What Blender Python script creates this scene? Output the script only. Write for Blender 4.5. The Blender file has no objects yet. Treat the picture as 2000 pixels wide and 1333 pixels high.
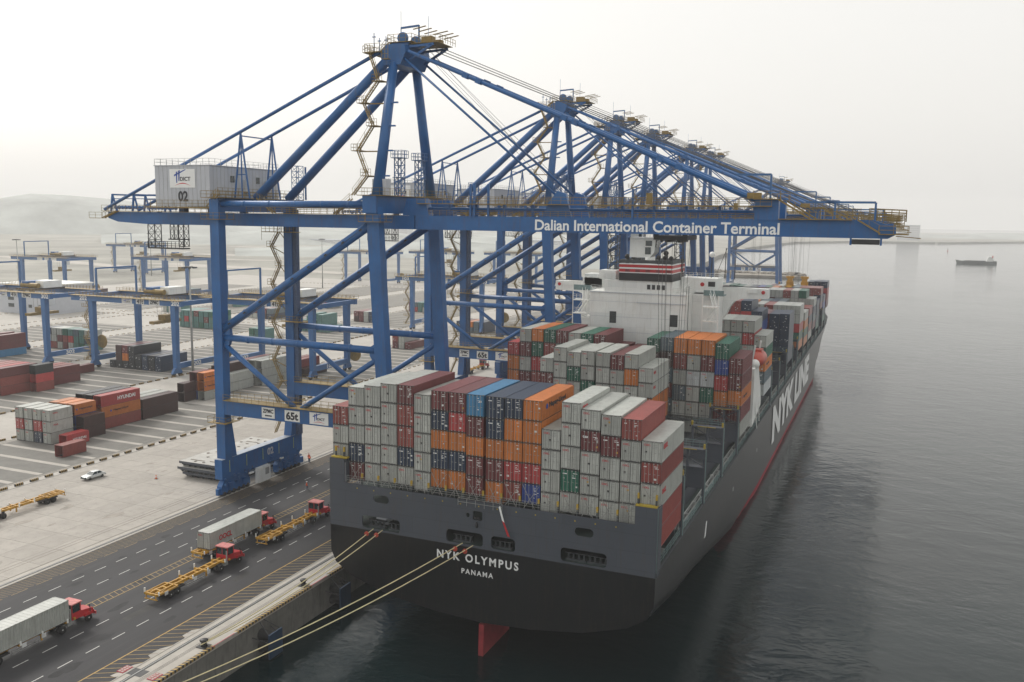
import bpy, bmesh, math, random
from mathutils import Vector, Matrix
random.seed(7)
C = bpy.context.scene.collection
scene = bpy.context.scene
R = math.radians

# ---------------------------------------------------------------- camera
cam_d = bpy.data.cameras.new('camera'); cam = bpy.data.objects.new('camera', cam_d); C.objects.link(cam)
YAW, PITCH, ROLL, FOC = -0.398393916, 0.136902956, 0.0136154, 1.75550945
_f = Vector((math.sin(YAW)*math.cos(PITCH), math.cos(YAW)*math.cos(PITCH), -math.sin(PITCH)))
_r = Vector((math.cos(YAW), -math.sin(YAW), 0)); _u = _r.cross(_f)
_r2 = math.cos(ROLL)*_r + math.sin(ROLL)*_u; _u2 = -math.sin(ROLL)*_r + math.cos(ROLL)*_u
M = Matrix((_r2, _u2, -_f)).transposed().to_4x4(); M.translation = Vector((46.4505641, -101.925804, 57.1168112))
cam.matrix_world = M
cam_d.sensor_fit = 'HORIZONTAL'; cam_d.sensor_width = 36; cam_d.lens = FOC*1000*36/2000
cam_d.clip_start = 0.5; cam_d.clip_end = 20000
scene.camera = cam

# ---------------------------------------------------------------- light
SUN_EL, SUN_AZ = R(38), math.atan2(-0.93, 0.36)      # azimuth measured from +Y towards +X
sdir = Vector((math.sin(SUN_AZ)*math.cos(SUN_EL), math.cos(SUN_AZ)*math.cos(SUN_EL), math.sin(SUN_EL)))
w = bpy.data.worlds.new('World'); scene.world = w; w.use_nodes = True
nt = w.node_tree; nt.nodes.clear()
sky = nt.nodes.new('ShaderNodeTexSky'); sky.sky_type = 'NISHITA'; sky.sun_disc = False
sky.sun_elevation = SUN_EL; sky.sun_rotation = SUN_AZ; sky.air_density = 1.5; sky.dust_density = 8.0; sky.ozone_density = 1.0
hsv = nt.nodes.new('ShaderNodeHueSaturation'); hsv.inputs['Saturation'].default_value = 0.30; hsv.inputs['Value'].default_value = 0.45
mixn = nt.nodes.new('ShaderNodeMix'); mixn.data_type = 'RGBA'; mixn.blend_type = 'ADD'; mixn.inputs[0].default_value = 1.0
mixn.inputs[7].default_value = (7.25, 7.12, 6.85, 1)
bg = nt.nodes.new('ShaderNodeBackground'); bg.inputs['Strength'].default_value = 0.1
out = nt.nodes.new('ShaderNodeOutputWorld')
nt.links.new(sky.outputs[0], hsv.inputs['Color']); nt.links.new(hsv.outputs[0], mixn.inputs[6])
nt.links.new(mixn.outputs[2], bg.inputs['Color']); nt.links.new(bg.outputs[0], out.inputs['Surface'])
sl = bpy.data.lights.new('sun', 'SUN'); sl.energy = 1.6; sl.angle = R(10); sl.color = (1.0, 0.96, 0.90)
so = bpy.data.objects.new('sun', sl); C.objects.link(so)
so.rotation_euler = sdir.to_track_quat('Z', 'Y').to_euler()
scene.view_settings.view_transform = 'Standard'; scene.view_settings.look = 'None'
scene.view_settings.gamma = 1.0; scene.view_settings.use_curve_mapping = False
scene.view_settings.exposure = 0.15
cy = scene.cycles
cy.max_bounces = 5; cy.diffuse_bounces = 2; cy.glossy_bounces = 2; cy.transmission_bounces = 2; cy.volume_bounces = 2
cy.transparent_max_bounces = 4; cy.caustics_reflective = False; cy.caustics_refractive = False

# ---------------------------------------------------------------- materials
MT = {}
def mat(name, col, rough=0.6, metal=0.0, var=0.18, scale=0.6, bump=0.0, bscale=8.0, stretch=(1,1,1), rand=0.0, dirt=None, dirt_amt=0.35, spec=0.5, streak=False):
    if name in MT: return MT[name]
    m = bpy.data.materials.new(name); m.use_nodes = True; n = m.node_tree; N = n.nodes; L = n.links
    b = N['Principled BSDF']; b.inputs['Roughness'].default_value = rough; b.inputs['Metallic'].default_value = metal
    if 'Specular IOR Level' in b.inputs: b.inputs['Specular IOR Level'].default_value = spec
    tc = N.new('ShaderNodeTexCoord'); mp = N.new('ShaderNodeMapping'); mp.inputs['Scale'].default_value = stretch
    L.new(tc.outputs['Object'], mp.inputs['Vector'])
    oi = N.new('ShaderNodeObjectInfo')
    ad = N.new('ShaderNodeVectorMath'); ad.operation = 'ADD'
    sc = N.new('ShaderNodeVectorMath'); sc.operation = 'SCALE'; sc.inputs['Scale'].default_value = 1.0
    cmb = N.new('ShaderNodeCombineXYZ'); mu = N.new('ShaderNodeMath'); mu.operation = 'MULTIPLY'; mu.inputs[1].default_value = 57.0
    L.new(oi.outputs['Random'], mu.inputs[0]); L.new(mu.outputs[0], cmb.inputs[0]); L.new(mu.outputs[0], cmb.inputs[2])
    L.new(mp.outputs[0], ad.inputs[0]); L.new(cmb.outputs[0], ad.inputs[1])
    no = N.new('ShaderNodeTexNoise'); no.inputs['Scale'].default_value = scale; no.inputs['Detail'].default_value = 6; no.inputs['Roughness'].default_value = 0.65
    L.new(ad.outputs[0], no.inputs['Vector'])
    mr = N.new('ShaderNodeMapRange'); mr.inputs[1].default_value = 0.3; mr.inputs[2].default_value = 0.7
    mr.inputs[3].default_value = 1-var; mr.inputs[4].default_value = 1+var
    L.new(no.outputs[0], mr.inputs[0])
    h = N.new('ShaderNodeHueSaturation'); h.inputs['Color'].default_value = (*col, 1)
    last = mr.outputs[0]
    if rand:
        m2 = N.new('ShaderNodeMapRange'); m2.inputs[3].default_value = 1-rand; m2.inputs[4].default_value = 1+rand
        L.new(oi.outputs['Random'], m2.inputs[0])
        mm = N.new('ShaderNodeMath'); mm.operation = 'MULTIPLY'; L.new(last, mm.inputs[0]); L.new(m2.outputs[0], mm.inputs[1]); last = mm.outputs[0]
    L.new(last, h.inputs['Value'])
    colout = h.outputs[0]
    if dirt:
        n2 = N.new('ShaderNodeTexNoise'); n2.inputs['Scale'].default_value = 1.0; n2.inputs['Detail'].default_value = 8; n2.inputs['Roughness'].default_value = 0.7
        mp2 = N.new('ShaderNodeMapping'); mp2.inputs['Scale'].default_value = (2.2,2.2,0.22) if streak else (0.9,0.9,0.9)
        L.new(ad.outputs[0], mp2.inputs['Vector']); L.new(mp2.outputs[0], n2.inputs['Vector'])
        r2 = N.new('ShaderNodeMapRange'); r2.inputs[1].default_value = 0.52; r2.inputs[2].default_value = 0.75; r2.inputs[3].default_value = 0; r2.inputs[4].default_value = dirt_amt
        L.new(n2.outputs[0], r2.inputs[0])
        mx = N.new('ShaderNodeMix'); mx.data_type = 'RGBA'; L.new(r2.outputs[0], mx.inputs[0]); L.new(colout, mx.inputs[6]); mx.inputs[7].default_value = (*dirt, 1)
        colout = mx.outputs[2]
    L.new(colout, b.inputs['Base Color'])
    if bump:
        n3 = N.new('ShaderNodeTexNoise'); n3.inputs['Scale'].default_value = bscale; n3.inputs['Detail'].default_value = 4
        L.new(tc.outputs['Object'], n3.inputs['Vector'])
        bp = N.new('ShaderNodeBump'); bp.inputs['Strength'].default_value = bump; bp.inputs['Distance'].default_value = 0.05
        L.new(n3.outputs[0], bp.inputs['Height']); L.new(bp.outputs[0], b.inputs['Normal'])
    MT[name] = m; return m

RUST = (0.16,0.07,0.03); GRIME = (0.07,0.065,0.06)
def cpaint(name, col, rough=0.36, dirt_amt=0.62):
    return mat('container_paint_'+name, col, rough=rough, var=0.13, scale=0.8, rand=0.17, dirt=(col[0]*0.35+0.03, col[1]*0.33+0.022, col[2]*0.33+0.018), dirt_amt=dirt_amt, streak=True, spec=0.6)
PAINT = {
 'G': (cpaint('grey', (0.41,0.425,0.395)), 'light grey'),
 'W': (cpaint('pale', (0.50,0.53,0.54)), 'pale blue grey'),
 'M': (cpaint('maroon', (0.145,0.032,0.034)), 'dark maroon'),
 'B': (cpaint('brown', (0.25,0.055,0.045)), 'reddish brown'),
 'R': (cpaint('red', (0.40,0.045,0.045)), 'bright red'),
 'O': (cpaint('orange', (0.54,0.165,0.028)), 'orange'),
 'N': (cpaint('navy', (0.018,0.035,0.07)), 'dark navy'),
 'E': (cpaint('green', (0.018,0.115,0.075)), 'dark green'),
 'U': (cpaint('blue', (0.025,0.06,0.27)), 'deep blue'),
 'L': (cpaint('sky_blue', (0.04,0.20,0.38)), 'sky blue'),
 'K': (cpaint('black', (0.025,0.03,0.035)), 'black'),
 'S': (cpaint('slate', (0.09,0.13,0.155)), 'slate blue'),
 'T': (cpaint('teal', (0.065,0.18,0.165)), 'teal green'),
 'C': (cpaint('charcoal', (0.055,0.022,0.02)), 'blackish brown'),
}
m_blue = mat('crane_blue_paint', (0.010,0.10,0.295), 0.40, var=0.18, scale=0.22, dirt=(0.075,0.062,0.065), dirt_amt=0.55, streak=True)
m_blue2 = mat('faded_crane_blue', (0.03,0.12,0.30), 0.42, var=0.12, scale=0.25, dirt=(0.10,0.10,0.11), dirt_amt=0.4, streak=True)
m_yel = mat('walkway_yellow', (0.24,0.165,0.045), 0.6, var=0.25, scale=1.0, dirt=RUST, dirt_amt=0.5)
m_yelb = mat('chassis_yellow', (0.50,0.27,0.03), 0.5, var=0.2, scale=1.5, dirt=(0.12,0.06,0.02), dirt_amt=0.6)
m_white = mat('white_paint', (0.80,0.81,0.78), 0.5, var=0.05, scale=0.4, dirt=(0.42,0.38,0.30), dirt_amt=0.35, streak=True)
m_house = mat('machinery_house_sheet', (0.46,0.48,0.52), 0.5, var=0.05, scale=0.4, dirt=(0.3,0.3,0.3), dirt_amt=0.25, streak=True)
m_steel = mat('galvanised_steel', (0.33,0.34,0.33), 0.5, metal=0.3, var=0.2)
m_bar = mat('locking_bar_steel', (0.34,0.34,0.32), 0.5, metal=0.2, var=0.2)
m_dark = mat('dark_steel', (0.035,0.036,0.038), 0.6, var=0.3)
m_seal_shade = mat('seal_and_gap_shade', (0.02,0.02,0.022), 0.8)
m_cast = mat('corner_casting_steel', (0.10,0.095,0.085), 0.6, var=0.3)
m_black = mat('black_paint', (0.012,0.012,0.014), 0.5)
m_red = mat('red_paint', (0.45,0.02,0.025), 0.4, var=0.12, dirt=(0.15,0.02,0.02), dirt_amt=0.4)
m_glass = mat('tinted_glass', (0.015,0.03,0.035), 0.08, spec=0.8)
m_tyre = mat('tyre_rubber', (0.018,0.018,0.018), 0.85)
m_rim = mat('wheel_rim_white', (0.5,0.5,0.48), 0.5)
m_txtw = mat('white_lettering', (0.78,0.79,0.78), 0.5, var=0.04)
m_txtr = mat('red_lettering', (0.55,0.03,0.04), 0.5, var=0.05)
m_txtk = mat('dark_lettering', (0.02,0.022,0.03), 0.5)
m_txtb = mat('blue_lettering', (0.03,0.08,0.35), 0.5)
m_sticker = mat('white_sticker', (0.62,0.63,0.62), 0.6)
m_stick2 = mat('yellow_sticker', (0.55,0.33,0.03), 0.6)
m_asph = mat('asphalt', (0.026,0.026,0.029), 0.8, var=0.28, scale=0.12, stretch=(1.6,0.10,1), dirt=(0.045,0.045,0.046), dirt_amt=0.8, bump=0.3, bscale=6)
m_conc = mat('quay_concrete', (0.36,0.335,0.30), 0.85, var=0.10, scale=0.25, rand=0.06, dirt=(0.20,0.185,0.165), dirt_amt=0.55, bump=0.2, bscale=3)
m_concl = mat('light_concrete', (0.40,0.375,0.335), 0.85, var=0.12, scale=0.4, dirt=(0.26,0.24,0.21), dirt_amt=0.5)
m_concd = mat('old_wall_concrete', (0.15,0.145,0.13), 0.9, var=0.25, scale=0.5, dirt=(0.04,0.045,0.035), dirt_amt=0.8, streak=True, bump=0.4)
m_slab = mat('yard_paving', (0.155,0.150,0.135), 0.85, var=0.16, scale=0.25, dirt=(0.09,0.088,0.08), dirt_amt=0.6)
m_lane = mat('yard_road', (0.40,0.38,0.345), 0.85, var=0.12, scale=0.08, dirt=(0.24,0.225,0.20), dirt_amt=0.55)
m_lwhite = mat('road_marking_white', (0.55,0.55,0.52), 0.7, var=0.25, scale=3)
m_lyel = mat('road_marking_yellow', (0.30,0.205,0.075), 0.7, var=0.30, scale=2)
m_lyel2 = mat('bright_marking_yellow', (0.38,0.25,0.07), 0.7, var=0.25, scale=2)
m_hull = mat('black_hull_paint', (0.007,0.008,0.009), 0.30, var=0.25, scale=0.12, dirt=(0.035,0.024,0.018), dirt_amt=0.55, streak=True, bump=0.35, bscale=0.35)
m_hgrey = mat('grey_hull_paint', (0.064,0.073,0.090), 0.5, var=0.06, scale=0.2, dirt=(0.075,0.06,0.05), dirt_amt=0.45, streak=True, bump=0.25, bscale=0.4)
def plate_lines(m, sx, sz, dark=0.72):
    n = m.node_tree; N = n.nodes; L = n.links; b = N['Principled BSDF']
    src = b.inputs['Base Color'].links[0].from_socket
    tc = N.new('ShaderNodeTexCoord'); sp = N.new('ShaderNodeSeparateXYZ'); L.new(tc.outputs['Object'], sp.inputs[0])
    ad = N.new('ShaderNodeMath'); ad.operation = 'ADD'; L.new(sp.outputs[0], ad.inputs[0]); L.new(sp.outputs[1], ad.inputs[1])
    cb = N.new('ShaderNodeCombineXYZ'); L.new(ad.outputs[0], cb.inputs[0]); L.new(sp.outputs[2], cb.inputs[1])
    br = N.new('ShaderNodeTexBrick'); br.inputs['Scale'].default_value = 1.0; br.inputs['Mortar Size'].default_value = 0.035; br.inputs['Mortar Smooth'].default_value = 0.6
    br.inputs['Brick Width'].default_value = sx; br.inputs['Row Height'].default_value = sz; L.new(cb.outputs[0], br.inputs['Vector'])
    br.inputs['Color1'].default_value = (1,1,1,1); br.inputs['Color2'].default_value = (0.90,0.91,0.92,1); br.inputs['Mortar'].default_value = (dark,dark,dark,1)
    mx = N.new('ShaderNodeMix'); mx.data_type = 'RGBA'; mx.blend_type = 'MULTIPLY'; mx.inputs[0].default_value = 1.0
    L.new(src, mx.inputs[6]); L.new(br.outputs['Color'], mx.inputs[7]); L.new(mx.outputs[2], b.inputs['Base Color'])
plate_lines(m_hull, 9.0, 2.3, 0.6); plate_lines(m_hgrey, 7.0, 2.2); plate_lines(m_white, 6.0, 2.7, 0.85)
m_boot = mat('red_boot_topping', (0.33,0.02,0.04), 0.6, var=0.2, scale=0.3)
m_deck = mat('dark_green_deck', (0.035,0.055,0.05), 0.7, var=0.25, scale=0.5)
m_dkgrey = mat('deck_grey_paint', (0.048,0.055,0.060), 0.6, var=0.2, scale=0.4)
m_rope = mat('mooring_rope', (0.50,0.44,0.26), 0.9)
m_wire = mat('steel_wire', (0.10,0.10,0.10), 0.6)
m_land = mat('scrub_land', (0.25,0.245,0.215), 0.95, var=0.4, scale=0.012, dirt=(0.38,0.36,0.30), dirt_amt=0.9)
m_hill = mat('haze_tinted_scrub', (0.34,0.36,0.34), 0.95, var=0.3, scale=0.01)  # dry scrub, made paler to paint in distance haze
m_teal = mat('shipboard_green_trim', (0.10,0.30,0.26), 0.6)
m_cyan = mat('pale_cyan_rail', (0.16,0.23,0.23), 0.6)
m_hivis = mat('hi_vis_orange', (0.75,0.13,0.04), 0.8)
m_skin = mat('skin', (0.45,0.26,0.18), 0.6)
m_denim = mat('work_trousers', (0.16,0.18,0.22), 0.9)
m_carp = mat('silver_car_paint', (0.60,0.63,0.62), 0.25, metal=0.1, var=0.02, spec=0.7)
m_orange = mat('lifeboat_orange', (0.42,0.06,0.035), 0.4)
m_rock = mat('breakwater_rock', (0.20,0.18,0.15), 0.9, var=0.4, scale=0.05)

# ---------------------------------------------------------------- mesh helpers
class MB:
    def __init__(s): s.v = []; s.f = []; s.m = []; s.cur = 0
    def mi(s, i): s.cur = i; return s
    def add(s, vs, fs):
        o = len(s.v); s.v += [tuple(v) for v in vs]
        for f in fs: s.f.append(tuple(o+i for i in f)); s.m.append(s.cur)
        return s
    def box(s, x0, x1, y0, y1, z0, z1):
        return s.add([(x0,y0,z0),(x1,y0,z0),(x1,y1,z0),(x0,y1,z0),(x0,y0,z1),(x1,y0,z1),(x1,y1,z1),(x0,y1,z1)],
            [(0,3,2,1),(4,5,6,7),(0,1,5,4),(1,2,6,5),(2,3,7,6),(3,0,4,7)])
    def quad(s, a, b, c, d): return s.add([a,b,c,d], [(0,1,2,3)])
    def beam(s, p, q, w, h, w2=None, h2=None, up=(0,0,1)):
        p = Vector(p); q = Vector(q); d = (q-p).normalized(); u = Vector(up)
        if abs(d.dot(u)) > 0.98: u = Vector((0,1,0))
        r = d.cross(u).normalized(); u = r.cross(d)
        w2 = w if w2 is None else w2; h2 = h if h2 is None else h2
        vs = []
        for c, ww, hh in ((p,w,h),(q,w2,h2)):
            for a, b in ((-1,-1),(1,-1),(1,1),(-1,1)): vs.append(c + r*a*ww/2 + u*b*hh/2)
        return s.add(vs, [(0,3,2,1),(4,5,6,7),(0,1,5,4),(1,2,6,5),(2,3,7,6),(3,0,4,7)][:2] + [(0,1,5,4),(1,2,6,5),(2,3,7,6),(3,0,4,7)])
    def tube(s, p, q, r, n=10, r2=None, cap=True):
        p = Vector(p); q = Vector(q); d = (q-p).normalized(); u = Vector((0,0,1)) if abs(d.z) < 0.98 else Vector((0,1,0))
        a = d.cross(u).normalized(); b = a.cross(d); r2 = r if r2 is None else r2
        vs = []
        for c, rr in ((p,r),(q,r2)):
            for i in range(n):
                t = 2*math.pi*i/n; vs.append(c + (a*math.cos(t)+b*math.sin(t))*rr)
        fs = [(i,(i+1)%n,n+(i+1)%n,n+i) for i in range(n)]
        if cap: fs += [tuple(range(n-1,-1,-1)), tuple(range(n,2*n))]
        return s.add(vs, fs)
    def poly(s, pts, axis, a, b):
        """extrude polygon pts (2D) along axis from a to b; pts in the order of the other two axes"""
        n = len(pts); vs = []
        for t in (a,b):
            for (u,v) in pts: vs.append({'x':(t,u,v),'y':(u,t,v),'z':(u,v,t)}[axis])
        return s.add(vs, [tuple(range(n)), tuple(range(2*n-1,n-1,-1))] + [(i,n+i,n+(i+1)%n,(i+1)%n) for i in range(n)])
    def lathe(s, prof, c, n=12, axis='z'):
        vs = []
        for r, h in prof:
            for i in range(n):
                t = 2*math.pi*i/n
                v = (r*math.cos(t), r*math.sin(t), h) if axis == 'z' else ((h, r*math.cos(t), r*math.sin(t)) if axis == 'x' else (r*math.cos(t), h, r*math.sin(t)))
                vs.append((v[0]+c[0], v[1]+c[1], v[2]+c[2]))
        k = len(prof); fs = []
        for j in range(k-1):
            for i in range(n): fs.append((j*n+i, j*n+(i+1)%n, (j+1)*n+(i+1)%n, (j+1)*n+i))
        fs.append(tuple(range(n-1,-1,-1))); fs.append(tuple((k-1)*n+i for i in range(n)))
        return s.add(vs, fs)
    def rail(s, pts, h=1.1, t=0.05, step=1.6, mids=1):
        for a, b in zip(pts[:-1], pts[1:]):
            a = Vector(a); b = Vector(b); L = (b-a).length
            if L < 0.05: continue
            for k in range(1, mids+2):
                dz = Vector((0,0,h*k/(mids+1))); s.beam(a+dz, b+dz, t, t)
            n = max(1, round(L/step))
            for i in range(n+1):
                p = a.lerp(b, i/n); s.beam(p, p+Vector((0,0,h)), t, t)
        return s
    def stair(s, a, b, w=0.7, wdir=(0,1,0)):
        a = Vector(a); b = Vector(b); wd = Vector(wdir)*w/2
        for sg in (-1,1): s.beam(a+wd*sg, b+wd*sg, 0.09, 0.22)
        n = max(3, int(abs(b.z-a.z)/0.35))
        for i in range(1, n):
            p = a.lerp(b, i/n); s.beam(p-wd, p+wd, 0.24, 0.05)
        for sg in (-1,1):
            up = Vector((0,0,1.0)); s.beam(a+wd*sg+up, b+wd*sg+up, 0.05, 0.05)
            for t in (0.05,0.5,0.95):
                p = a.lerp(b,t)+wd*sg; s.beam(p, p+up, 0.05,0.05)
        return s
    def lattice(s, c, w, z0, z1, n=6, t=0.09, d=None):
        d = d or w; x, y = c[0], c[1]; cs = [(x-w/2,y-d/2),(x+w/2,y-d/2),(x+w/2,y+d/2),(x-w/2,y+d/2)]
        for (a,b) in cs: s.beam((a,b,z0),(a,b,z1),t,t)
        for k in range(n+1):
            z = z0+(z1-z0)*k/n
            for i in range(4):
                p, q = cs[i], cs[(i+1)%4]; s.beam((*p,z),(*q,z),t*0.7,t*0.7)
                if k < n: s.beam((*p,z),(*q,z0+(z1-z0)*(k+1)/n),t*0.6,t*0.6)
        return s
    def mesh(s, name, mats, smooth=False, org=(0,0,0)):
        me = bpy.data.meshes.new(name)
        if org != (0,0,0): s.v = [(a-org[0],b-org[1],c-org[2]) for a,b,c in s.v]
        me.from_pydata(s.v, [], s.f)
        for m in (mats if isinstance(mats,(list,tuple)) else [mats]): me.materials.append(m)
        me.polygons.foreach_set('material_index', s.m)
        if smooth: me.polygons.foreach_set('use_smooth', [True]*len(me.polygons))
        bm = bmesh.new(); bm.from_mesh(me); bmesh.ops.recalc_face_normals(bm, faces=bm.faces); bm.to_mesh(me); bm.free()
        me.update(); return me
    def build(s, name, mats, parent=None, smooth=False, org=None):
        """geometry in world coordinates; the parent's location is taken off"""
        if org is None: org = wloc(parent) if parent is not None else (0,0,0)
        o = bpy.data.objects.new(name, s.mesh(name, mats, smooth, tuple(org))); C.objects.link(o)
        if parent is not None: o.parent = parent
        return o
def wloc(o):
    v = Vector((0,0,0))
    while o is not None: v += o.location; o = o.parent
    return tuple(v)
def thing(name, label, cat, loc=(0,0,0), group=None, rz=0.0):
    o = bpy.data.objects.new(name, None); C.objects.link(o); o.location = loc; o.rotation_euler = (0,0,rz); o.empty_display_size = 0.3
    o['label'] = label; o['category'] = cat
    if group: o['group'] = group
    return o
def tag(o, label, cat, group=None):
    o['label'] = label; o['category'] = cat
    if group: o['group'] = group
    return o
def struct(o): o['kind'] = 'structure'; return o
def stuff(o, label=None, cat=None):
    o['kind'] = 'stuff'
    if label: o['label'] = label
    if cat: o['category'] = cat
    return o
def inst(me, name, parent, loc=(0,0,0), rot=(0,0,0)):
    o = bpy.data.objects.new(name, me); C.objects.link(o); o.parent = parent; o.location = loc; o.rotation_euler = rot; return o
def children_of(o): return KIDS.get(o, [])
def copy_tree(o, parent=None):
    c = o.copy(); C.objects.link(c)
    if parent is not None: c.parent = parent
    for ch in list(o.children): copy_tree(ch, c)
    return c
_tc = {}
def text_mesh(s, w, h, m, bold=0.02, depth=0.03, space=1.0):
    """lettering in the XZ plane facing -Y, from x=0..w, z=0..h"""
    k = (s,w,h,m.name,bold)
    if k in _tc: return _tc[k]
    cu = bpy.data.curves.new('txt','FONT'); cu.body = s; cu.extrude = 0.02; cu.offset = bold; cu.resolution_u = 3; cu.space_character = space
    o = bpy.data.objects.new('txt', cu); C.objects.link(o)
    bpy.context.view_layer.update()
    me = bpy.data.meshes.new_from_object(o.evaluated_get(bpy.context.evaluated_depsgraph_get()))
    bpy.data.objects.remove(o); bpy.data.curves.remove(cu)
    xs = [v.co.x for v in me.vertices]; ys = [v.co.y for v in me.vertices]; zs = [v.co.z for v in me.vertices]
    x0, x1, y0, y1, z0, z1 = min(xs), max(xs), min(ys), max(ys), min(zs), max(zs)
    for v in me.vertices:
        c = v.co; v.co = ((c.x-x0)/(x1-x0)*w, -(c.z-z0)/(z1-z0)*depth, (c.y-y0)/(y1-y0)*h)
    me.materials.clear(); me.materials.append(m); me.name = 'lettering'
    _tc[k] = me; return me
# ================================================================ SETTING
def sheet(name, x0, x1, y0, y1, z, m, parent=None):
    return struct(MB().quad((x0,y0,z),(x1,y0,z),(x1,y1,z),(x0,y1,z)).build(name, m, parent))
# water: one sheet to the horizon, with ripples from the material
mw = bpy.data.materials.new('harbour_water'); mw.use_nodes = True; N = mw.node_tree.nodes; L = mw.node_tree.links
b = N['Principled BSDF']; b.inputs['Base Color'].default_value = (0.002,0.010,0.011,1); b.inputs['Roughness'].default_value = 0.09; b.inputs['IOR'].default_value = 1.33
tc = N.new('ShaderNodeTexCoord')
def wave(scale, rot, st, det, out_amt):
    mp = N.new('ShaderNodeMapping'); mp.inputs['Scale'].default_value = st; mp.inputs['Rotation'].default_value = (0,0,rot); L.new(tc.outputs['Object'], mp.inputs['Vector'])
    n = N.new('ShaderNodeTexNoise'); n.inputs['Scale'].default_value = scale; n.inputs['Detail'].default_value = det; n.inputs['Roughness'].default_value = 0.6; n.inputs['Distortion'].default_value = 0.4
    L.new(mp.outputs[0], n.inputs['Vector'])
    m = N.new('ShaderNodeMath'); m.operation = 'MULTIPLY'; m.inputs[1].default_value = out_amt; L.new(n.outputs[0], m.inputs[0]); return m.outputs[0]
a1 = wave(0.13, 0.9, (0.8,1.2,1), 3, 1.2); a2 = wave(0.7, 0.5, (0.8,1.25,1), 6, 0.5)
mod = N.new('ShaderNodeTexNoise'); mod.inputs['Scale'].default_value = 0.018; mod.inputs['Detail'].default_value = 2; L.new(tc.outputs['Object'], mod.inputs['Vector'])
mr = N.new('ShaderNodeMapRange'); mr.inputs[1].default_value = 0.38; mr.inputs[2].default_value = 0.66; mr.inputs[3].default_value = 0.25; mr.inputs[4].default_value = 1.25; L.new(mod.outputs[0], mr.inputs[0])
mm = N.new('ShaderNodeMath'); mm.operation = 'MULTIPLY'; L.new(a2, mm.inputs[0]); L.new(mr.outputs[0], mm.inputs[1])
sm = N.new('ShaderNodeMath'); sm.operation = 'ADD'; L.new(a1, sm.inputs[0]); L.new(mm.outputs[0], sm.inputs[1])
bp = N.new('ShaderNodeBump'); bp.inputs['Strength'].default_value = 0.6; bp.inputs['Distance'].default_value = 0.26; L.new(sm.outputs[0], bp.inputs['Height']); L.new(bp.outputs[0], b.inputs['Normal'])
struct(MB().quad((-2900,-400,0),(6000,-400,0),(6000,9000,0),(-2900,9000,0)).build('water', mw))
# land: a solid plate whose edge is the quay wall and the natural shore
coast = [(-26.5,-190),(-26.5,640),(-86,648),(-128,700),(-160,760),(-176,860),(-168,1030),(-196,1270),(-215,1700),(-190,2300),(-60,2580),(150,2640),(156,2630),(200,2700),(420,3060),(900,3300),(1500,3600),(2600,4200),(2600,5200),(-2800,5200),(-2800,-190)]
struct(MB().poly(coast, 'z', -3, 4.62).build('land', m_land))
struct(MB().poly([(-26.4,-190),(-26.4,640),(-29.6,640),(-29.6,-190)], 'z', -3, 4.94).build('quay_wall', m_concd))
# far shore hills (part of their haze is painted into the colour)
def ridge(name, pts, depth, base=3.0):
    mb = MB(); n = len(pts)
    for i,(x,y,h) in enumerate(pts):
        pass
    vs = []
    for (x,y,h) in pts:
        d = Vector((x-46, y+102)).normalized()
        vs += [(x,y,base),(x+d.x*depth*0.5,y+d.y*depth*0.5,base+h*0.72),(x+d.x*depth,y+d.y*depth,base+h),(x+d.x*depth*1.6,y+d.y*depth*1.6,base+h*0.6),(x+d.x*depth*2.2,y+d.y*depth*2.2,base)]
    fs = []
    for i in range(n-1):
        for k in range(4): fs.append((i*5+k, (i+1)*5+k, (i+1)*5+k+1, i*5+k+1))
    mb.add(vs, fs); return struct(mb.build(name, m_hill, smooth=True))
rr = random.Random(3)
hp = []
for i in range(28):
    a = R(-62+i*1.6); D = 2300
    t = (math.degrees(a)+50.0)/7.5
    h = 84*math.exp(-t*t) + 22*math.exp(-((math.degrees(a)+38)/9)**2) + rr.uniform(-3,3) + 8
    hp.append((46+D*math.sin(a), -102+D*math.cos(a), max(h,4)))
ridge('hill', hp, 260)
hp = [(46+3500*math.sin(R(a)), -102+3500*math.cos(R(a)), rr.uniform(10,20)+ (10 if a > 4 else 0)) for a in [x*2.5-20 for x in range(17)]]
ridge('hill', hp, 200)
hp = [(-700+i*45+rr.uniform(-6,6), 900-abs(i-5)*22, 6+14*math.exp(-((i-6)/4)**2)+rr.uniform(-1,1)) for i in range(14)]
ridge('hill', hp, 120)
hp = [(-1150+i*70, 1000+i*50, 10+14*math.exp(-((i-4)/3.0)**2)+rr.uniform(-1.5,1.5)) for i in range(12)]
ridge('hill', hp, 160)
# distant blocks on the far shore, haze painted in as pale low-contrast colours
m_far = mat('haze_pale_building_wall', (0.60,0.61,0.62), 0.8)
m_farw = mat('haze_pale_window_band', (0.45,0.46,0.48), 0.6)
def far_building(x, y, wx, wy, h, fl, label, group=None, rz=0):
    t = thing('distant_building', label, 'building', (x,y,4.6), group, rz)
    mb = MB().box(-wx/2,wx/2,-wy/2,wy/2,0,h); mb.build('wall', m_far, None).parent = t
    mb = MB().box(-wx/2-1,wx/2+1,-wy/2-1,wy/2+1,h+0.02,h+1.2); mb.build('roof', m_house, None).parent = t
    wme = MB().box(-wx*0.46,wx*0.46,-0.2,0.2,-0.8,0.8).mesh('window', m_farw)
    for k in range(fl): inst(wme, 'window', t, (0,-wy/2,h*(k+0.6)/fl))
    return t
far_building(84, 2860, 62, 50, 44, 7, 'big pale block on the far shore just right of the boom tip')
far_building(-560, 1500, 60, 30, 9, 2, 'low shed on the hazy land between the crane legs')
far_building(-900, 1250, 90, 30, 8, 2, 'long low shed on the hazy land at the left edge')
far_building(-1100, 1900, 40, 30, 26, 6, 'pale tower block below the hill on the left')
far_building(-1000, 2050, 36, 30, 34, 8, 'taller pale tower block right of the hill foot')
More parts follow.
